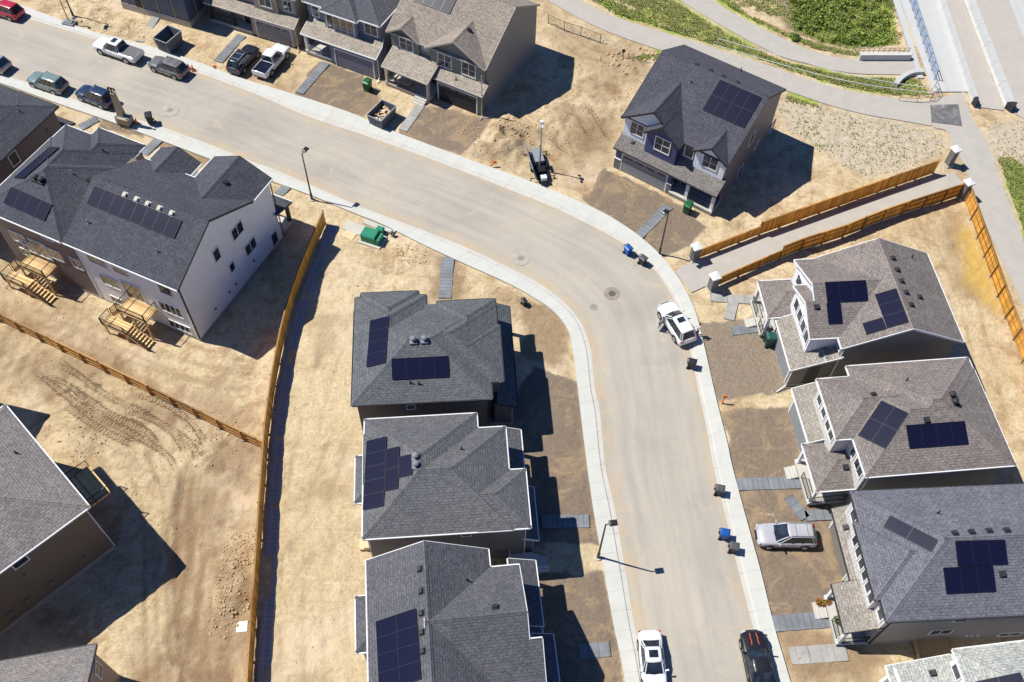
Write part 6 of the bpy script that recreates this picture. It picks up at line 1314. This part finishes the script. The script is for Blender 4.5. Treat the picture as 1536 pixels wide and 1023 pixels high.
# wooden decks
def deck_thing(label, loc, rz, z, u0, u1, v0, v1, stair=True):
    t = thing('wooden_deck', label, 'deck', loc, rz, 'wooden back decks'); b = MB(); n = int((v1-v0)/.145)
    for k in range(n): y0 = v0+(v1-v0)*k/n; b.box(u0,y0+.006,z-.04,u1,y0+(v1-v0)/n-.006,z)
    b.box(u0+.03,v0+.03,z-.26,u0+.08,v1-.03,z-.045); b.box(u1-.08,v0+.03,z-.26,u1-.03,v1-.03,z-.045); b.box(u0+.08,v0+.03,z-.26,u1-.08,v0+.08,z-.045); b.box(u0+.08,v1-.08,z-.26,u1-.08,v1-.03,z-.045)
    b.build('platform', M['deck_board'], t)
    for u in (u0+.1,): 
        for v in (v0+.12, (v0+v1)/2, v1-.12): p = MB(); p.box(u-.07,v-.07,-.1,u+.07,v+.07,z-.05); p.build('post', M['wood_new'], t)
    def rail(a, b_, z0, z1):
        r = MB(); a, b_ = Vector((*a,z0)), Vector((*b_,z1)); L = (b_-a).length; m = max(2,int(L/.14))
        r.bar(a+Vector((0,0,.95)),b_+Vector((0,0,.95)),.055); r.bar(a+Vector((0,0,.1)),b_+Vector((0,0,.1)),.04)
        for k in range(m+1): q = a.lerp(b_,k/m); r.bar(q+Vector((0,0,.1)),q+Vector((0,0,.95)),.02)
        for q in (a,b_): r.bar(q,q+Vector((0,0,1.0)),.06)
        r.build('railing', M['metal_dark'], t)
    rail((u0+.04,v0),(u0+.04,v1),z,z); rail((u0,v1-.04),(u1,v1-.04),z,z); rail((u0,v0+.04),(u1,v0+.04),z,z)
    if stair:
        zl = z*.52; va, vb = v0-.2, v1-1.25; m = 7; us0, us1 = u0-1.2, u0-.04; s = MB()
        for k in range(5): zz = z-(z-zl)*(k+1)/6; s.box(u0+.05,v1+.22*k,zz-.05,u0+1.05,v1+.22*k+.24,zz)
        for u in (u0+.07,u0+1.03): s.bar((u,v1,z-.28),(u,v1+1.15,zl-.1),.05,.25)
        s.build('stair', M['deck_board'], t)
        l = MB(); l.box(us0,vb,zl-.05,us1,v1+1.3,zl); l.box(us0+.03,vb+.03,zl-.26,us1-.03,v1+1.27,zl-.055); l.box(us1+.003,v1+1.12,zl-.05,u0+1.1,v1+2.0,zl); l.build('landing', M['deck_board'], t)
        for (u,v) in ((us0+.12,vb+.15),(us0+.12,v1+1.15),(us1-.12,v1+1.15)): p = MB(); p.box(u-.06,v-.06,-.1,u+.06,v+.06,zl-.27); p.build('post', M['wood_new'], t)
        s = MB(); ue0, ue1 = us0+.02, us1-.05
        for k in range(m): y = vb-(vb-va)*k/m; zz = zl-zl*(k+1)/(m+1); s.box(ue0,y-(vb-va)/m*.85,zz-.05,ue1,y,zz)
        for u in (ue0+.03,ue1-.03): s.bar((u,vb,zl-.12),(u,va,.02),.05,.24)
        s.build('stair', M['deck_board'], t)
        rail((ue0+.02,vb),(ue0+.02,va),zl,.1); rail((us0,v1+1.26),(us1,v1+1.26),zl,zl); rail((us0+.04,vb+.05),(us0+.04,v1+1.2),zl,zl); rail((u0+.04,v1+.02),(u0+.04,v1+1.1),z,zl)
D_ = HS['D']
deck_thing('pale new wooden deck with black railings and stair behind the white half of the duplex', D_.root.location, D_.root.rotation_euler.z, 2.75, -1.75, .0, 4.2, 7.2)
deck_thing('wooden deck with black railings and stair behind the taupe half of the duplex', D_.root.location, D_.root.rotation_euler.z, 2.75, -1.6, -.0, 15.4, 18.5)
b_ = HS['BL']; U0, U1, V1 = b_.BL
t = deck_thing('weathered wooden deck in the shadow behind the bottom left house', b_.root.location, b_.root.rotation_euler.z+R(90), 2.6, V1-.4, V1+1.9, -(U1-3.2), -(U1-6.4), False)
g = G(1400,976); t = thing('wooden_steps', 'low brown wooden platform with a rail against the side wall of the blue-grey roofed house', 'steps', g, R(3)); b = MB(); b.box(-1.4,-.75,0,1.4,.75,.55); b.build('platform', M['wood_new'], t); b = MB(); b.bar((-1.4,-.72,.62),(1.4,-.72,.62),.1); b.bar((-1.1,-.7,.6),(-1.1,.7,.6),.08); b.bar((1.2,-.7,.6),(1.2,.7,.6),.08); b.build('rail', M['wood_new'], t)
g = G(556,817); t = thing('wooden_steps', 'small yellow wooden step at the back corner of the middle centre house', 'steps', g, R(6)); b = MB(); b.box(-.5,-.45,0,.4,.45,.5); b.build('platform', M['wood_pale'], t); b = MB(); b.box(-.85,-.45,0,-.505,.45,.25); b.build('tread', M['wood_pale'], t)
# potted plants on the third right porch
def leafball(mb, c, r, n, mats=1, sz=.09):
    for _ in range(n):
        v = rng.normal(size=3); v /= np.linalg.norm(v); p = np.array(c)+v*r*rng.uniform(.45,1)*np.array([1,1,.85]); a = rng.normal(size=3); a /= np.linalg.norm(a); b = np.cross(a, rng.normal(size=3)); b /= np.linalg.norm(b); s = sz*rng.uniform(.6,1.3)
        mb.face([tuple(p-a*s), tuple(p+b*s*.5), tuple(p+a*s), tuple(p-b*s*.5)], rng.randint(mats))
P('bloom', (.45,.09,.03), rough=.7); P('leaf', (.13,.215,.035), rough=.6); P('leaf_light', (.29,.34,.065), rough=.6); P('leaf_dry', (.44,.36,.18), rough=.8); P('pot', (.28,.12,.07))
for k, (px, l) in enumerate((((1226,906),'orange flowering pot on the bare lot, farthest from the porch of the blue-grey roofed house'),((1232,907),'orange flowering pot on the bare lot, middle one of three by the blue-grey roofed house'),((1239,906),'orange flowering pot nearest the porch of the blue-grey roofed house'))):
    t = thing('potted_plant', l, 'plant', G(*px), 0, 'orange flowering pots'); b = MB(); b.lathe([(0,0),(.14,0),(.2,.32),(.17,.32),(.16,.28),(0,.28)],n=14); b.build('pot', M['pot'], t); b = MB(); leafball(b,(0,0,.5),.3,130,2); b.build('foliage', [M['bloom'],M['leaf']], t)
t = thing('potted_plant', 'green leafy pot plant on the porch deck of the blue-grey roofed house', 'plant', G(1255,933,.45), 0); b = MB(); b.lathe([(0,0),(.14,0),(.2,.32),(.17,.32),(.16,.28),(0,.28)],n=14); b.build('pot', M['pot'], t); b = MB(); leafball(b,(0,0,.6),.38,160,2); b.build('foliage', [M['leaf'],M['leaf_light']], t)
# chairs on the topmost right porch
for px, l in (((1146,462),'dark porch chair of the topmost right house, nearer the lane'), ((1150,492),'dark porch chair of the topmost right house, nearer the green bin')):
    t = thing('porch_chair', l, 'chair', G(*px,.45), R(100)); b = MB(); b.box(-.3,-.3,.38,.3,.3,.46); b.build('seat', M['trim_grey'], t); b = MB(); b.box(-.3,.25,.46,.3,.32,.95); b.build('backrest', M['trim_grey'], t)
    for x in (-.26,.26):
        for y in (-.26,.26): b = MB(); b.bar((x,y,0),(x,y,.38),.05); b.build('leg', M['metal_dark'], t)

# ------------------------------------------------------------------ a person at the tailgate
def person(px, rz, label, shirt, trousers, hair):
    bm_v = [(0,0,.95),(0,.01,1.12),(0,.01,1.30),(0,0,1.43),(0,0,1.52),(0,-.015,1.62),(0,-.01,1.72)]; e = [(i,i+1) for i in range(6)]; rad = [(.135,.11),(.13,.10),(.15,.11),(.10,.085),(.052,.052),(.078,.092),(.06,.07)]
    def add(par, ch):
        for p, r in ch: bm_v.append(p); rad.append(r if isinstance(r, tuple) else (r,r)); e.append((par, len(bm_v)-1)); par = len(bm_v)-1
        return par
    for s in (1,-1):
        add(0, [((s*.095,0,.86),.085),((s*.10,-.02,.50),.058),((s*.105,.02,.12),.042),((s*.11,.0,.06),.04),((s*.12,-.17,.04),.034)])
        w = add(2, [((s*.19,.01,1.40),.058),((s*.25,-.02,1.14),.042),((s*.22,-.22,1.02),.033),((s*.21,-.29,1.01),(.03,.018))])
        for k in range(4): add(w, [((s*.21+(k-1.5)*.018,-.335-.006*(k in (1,2)),1.0),.0085),((s*.21+(k-1.5)*.019,-.375-.008*(k in (1,2)),.985),.008)])
        add(w, [((s*.21-s*.045,-.30,1.0),.009),((s*.21-s*.055,-.335,.99),.008)])
    me = bpy.data.meshes.new('person'); me.from_pydata(bm_v, e, []); ob = bpy.data.objects.new('person', me); C.objects.link(ob); sk = ob.modifiers.new('skin','SKIN'); sk.use_smooth_shade = True; me.skin_vertices[0].data[0].use_root = True
    for i, r in enumerate(rad): me.skin_vertices[0].data[i].radius = r
    ob.modifiers.new('sub','SUBSURF').levels = 2; bpy.context.view_layer.update(); m2 = bpy.data.meshes.new_from_object(ob.evaluated_get(bpy.context.evaluated_depsgraph_get())); ob.modifiers.clear(); ob.data = m2
    m2.materials.clear()
    for m in (M['skin'], M[shirt], M[trousers], M['car_black']): m2.materials.append(m)
    for p in m2.polygons:
        c = p.center; z = c.z; arm = abs(c.x) > .17 and c.y < -.12 and z > .8
        p.material_index = 3 if z < .10 else 2 if z < .97 and not (arm) else 0 if z > 1.47 or arm else 1
        p.use_smooth = True
    g = G(*px); ob.location = (g.x,g.y,.13); ob.rotation_euler.z = rz; tag(ob, label, 'person')
    h = MB(); h.lathe([(.088,-.03),(.095,.03),(.085,.085),(.05,.12),(0,.13)],(0,.012,1.64),16); ho = h.build('hair', M[hair], ob)
    f = MB()
    for s in (1,-1): f.lathe([(.012,-.006),(.012,.006),(0,.008)],(s*.03,-.10,1.635),8); f.lathe([(.02,-.03),(.022,.02),(0,.03)],(s*.083,.0,1.62),8)
    f.lathe([(.016,-.02),(.010,.03),(0,.035)],(0,-.108,1.60),8); f.bar((-.025,-.098,1.565),(.025,-.098,1.565),.012); f.build('face', [M['skin']], ob)
P('skin', (.45,.25,.17), rough=.5); P('shirt_white', (.72,.71,.70), rough=.8); P('cloth_dark', (.03,.03,.038), rough=.8); P('hair_dark', (.018,.013,.010), rough=.6)
person((1045,503), R(-75), 'person in white top and dark trousers standing behind the white stopped SUV', 'shirt_white', 'cloth_dark', 'hair_dark')

# ------------------------------------------------------------------ uncountable small matter
clod = m_plain('clod', (.48,.35,.21), var=.3, sc=2, rough=.95)
mb = MB()
def rock(x, y, s):
    z = hgt(x,y); n = 6; a0 = rng.rand()*6; top = rng.uniform(.45,.8)*s; lo = [(x+s*rng.uniform(.7,1.1)*math.cos(a0+k*math.pi/3), y+s*rng.uniform(.7,1.1)*math.sin(a0+k*math.pi/3), z-.03) for k in range(n)]; hi = [(x+(p[0]-x)*rng.uniform(.4,.75), y+(p[1]-y)*rng.uniform(.4,.75), z+top*rng.uniform(.7,1)) for p in lo]
    for k in range(n): j=(k+1)%n; mb.face([lo[k],lo[j],hi[j],hi[k]])
    mb.face(hi)
for (px, r, n, s) in (((362,825),1.6,230,.11),((345,872),1.3,140,.10),((330,900),1.0,60,.10),((352,900),1.4,60,.14),((335,935),1.2,50,.13),((318,660),3.0,130,.10),((350,650),2.0,60,.09),((890,60),6,60,.11),((905,130),5,140,.12),((932,92),2.2,30,.24),((770,190),2.5,90,.15),((975,78),2,25,.3),((740,200),4,120,.13),((810,200),4,110,.12),((620,375),2.0,80,.13),((150,25),6,160,.12),((240,50),4,60,.10),((30,395),3.5,220,.10),((110,660),3,130,.11),((1330,500),10,40,.06),((1465,440),5,40,.08),((640,425),6,60,.07),((1130,640),5,80,.05),((990,330),5,110,.05),((690,200),4,110,.05),((500,130),4,90,.05),((300,540),8,120,.07),((170,720),8,60,.07),((1300,215),9,380,.07),((470,520),5,60,.06),((1100,110),4,60,.07),((1480,470),4,60,.08),((60,480),9,120,.07)):
    g = G(*px)
    for _ in range(n):
        d, a = r*math.sqrt(rng.rand()), rng.rand()*6.283; x, y = g.x+d*math.cos(a), g.y+d*math.sin(a)
        i, j = int(round((y-GY0)/GS)), int(round((x-GX0)/GS))
        if 0 <= i < ny and 0 <= j < nx and flat[i,j] < .3: rock(x, y, s*rng.uniform(.4,1.3))
free = ((flat < .12)*(attr['gravel'] < .3)*(attr['grass'] < .3)*(.35+1.6*sstep(fbm(6, 500), .45, .65))*(1-.6*attr['calm'])).ravel(); free[(Y.ravel() < 17)] = 0
for q_ in rng.choice(len(free), 5200, p=free/free.sum()):
    i, j = divmod(int(q_), nx); rock(xs[j]+rng.uniform(-.1,.1), ys[i]+rng.uniform(-.1,.1), .045*rng.uniform(.6,2.2))
o = mb.build('soil_clods', clod); kind(o, 'stuff')
for nm, kk, N, hh_, mats_ in (('grass_cover','grass',42000,.13,('leaf','leaf_light','leaf_dry')),('weed_cover','weed',1500,.11,('leaf','leaf_dry','leaf_light'))):
    w = attr[kk]*(flat < .5)*(.25+.75*sstep(fbm(1.5, 300+N), .40, .62)); pr = (w/w.sum()).ravel(); ids = rng.choice(len(pr), N, p=pr); mb = MB()
    for q in ids:
        i, j = divmod(int(q), nx); x, y = xs[j]+rng.uniform(-.1,.1), ys[i]+rng.uniform(-.1,.1); z = Hh[i,j]; dry = rng.rand() > .25+.5*attr[kk][i,j]
        for k in range(4):
            a = rng.rand()*6.283; l = hh_*rng.uniform(.6,1.5); dx, dy = math.cos(a)*l*.8, math.sin(a)*l*.8; nxv, nyv = -math.sin(a)*.05, math.cos(a)*.05
            mb.face([(x-nxv,y-nyv,z-.02),(x+nxv,y+nyv,z-.02),(x+dx*.7+nxv*.7,y+dy*.7+nyv*.7,z+l*.7),(x+dx,y+dy,z+l*.75)], 2 if dry else (0 if rng.rand() < .5 else 1))
    o = mb.build(nm, [M[m] for m in mats_]); kind(o, 'stuff')
mb = MB()
for _ in range(150):  # low scrub in the gully
    g = G(rng.uniform(1188,1335), rng.uniform(-40,62)); 
    if fbm is None or vnoise is None: continue
    i, j = int(round((g.y-GY0)/GS)), int(round((g.x-GX0)/GS))
    if not (0 <= i < ny and 0 <= j < nx) or attr['grass'][i,j] < .6: continue
    leafball(mb, (g.x,g.y,Hh[i,j]+.25), rng.uniform(.35,.95), 100, 2, .15)
o = mb.build('scrub_cover', [M['leaf'],M['leaf_light']]); kind(o, 'stuff')
# ------------------------------------------------------------------ camera, sun and sky
cam = bpy.data.cameras.new('camera'); co = bpy.data.objects.new('camera', cam); C.objects.link(co); S.camera = co
cam.sensor_fit = 'HORIZONTAL'; cam.sensor_width = 36; cam.lens = CAM_F/1536*36; cam.clip_start = 1; cam.clip_end = 3000
rm_ = Matrix((_RX, _UY, -_fwd)).transposed(); co.matrix_world = Matrix.Translation((0,0,CAM_H)) @ rm_.to_4x4()
SUN_EL, SUN_AZ = R(55.3), math.atan2(.168, -.671)   # towards the sun, from +x
sd = Vector((math.cos(SUN_AZ)*math.cos(SUN_EL), math.sin(SUN_AZ)*math.cos(SUN_EL), math.sin(SUN_EL)))
sun = bpy.data.lights.new('sun', 'SUN'); so = bpy.data.objects.new('sun', sun); C.objects.link(so); so.rotation_euler = sd.to_track_quat('Z', 'Y').to_euler()
sun.energy = 4.9; sun.angle = R(.5); sun.color = (1.0, .968, .89)
w = bpy.data.worlds.new('World'); S.world = w; w.use_nodes = True; nt = w.node_tree; bg = nt.nodes['Background']; sky = nt.nodes.new('ShaderNodeTexSky'); sky.sky_type = 'NISHITA'; sky.sun_disc = False
sky.sun_elevation = SUN_EL; sky.sun_rotation = math.pi/2 - SUN_AZ; sky.altitude = 1000; sky.air_density = 1.0; sky.dust_density = .2; sky.ozone_density = 2.0
mx = nt.nodes.new('ShaderNodeMix'); mx.data_type = 'RGBA'; mx.blend_type = 'MULTIPLY'; mx.inputs[0].default_value = 1.0; mx.inputs[7].default_value = (.46, .90, 1.50, 1); nt.links.new(sky.outputs[0], mx.inputs[6]); nt.links.new(mx.outputs[2], bg.inputs[0]); bg.inputs[1].default_value = .052
S.view_settings.view_transform = 'Standard'; S.view_settings.look = 'None'; S.view_settings.exposure = .25; S.view_settings.gamma = 1.0; S.view_settings.use_curve_mapping = False
S.render.resolution_x, S.render.resolution_y = 1024, 682
S.cycles.max_bounces = 6; S.cycles.diffuse_bounces = 3
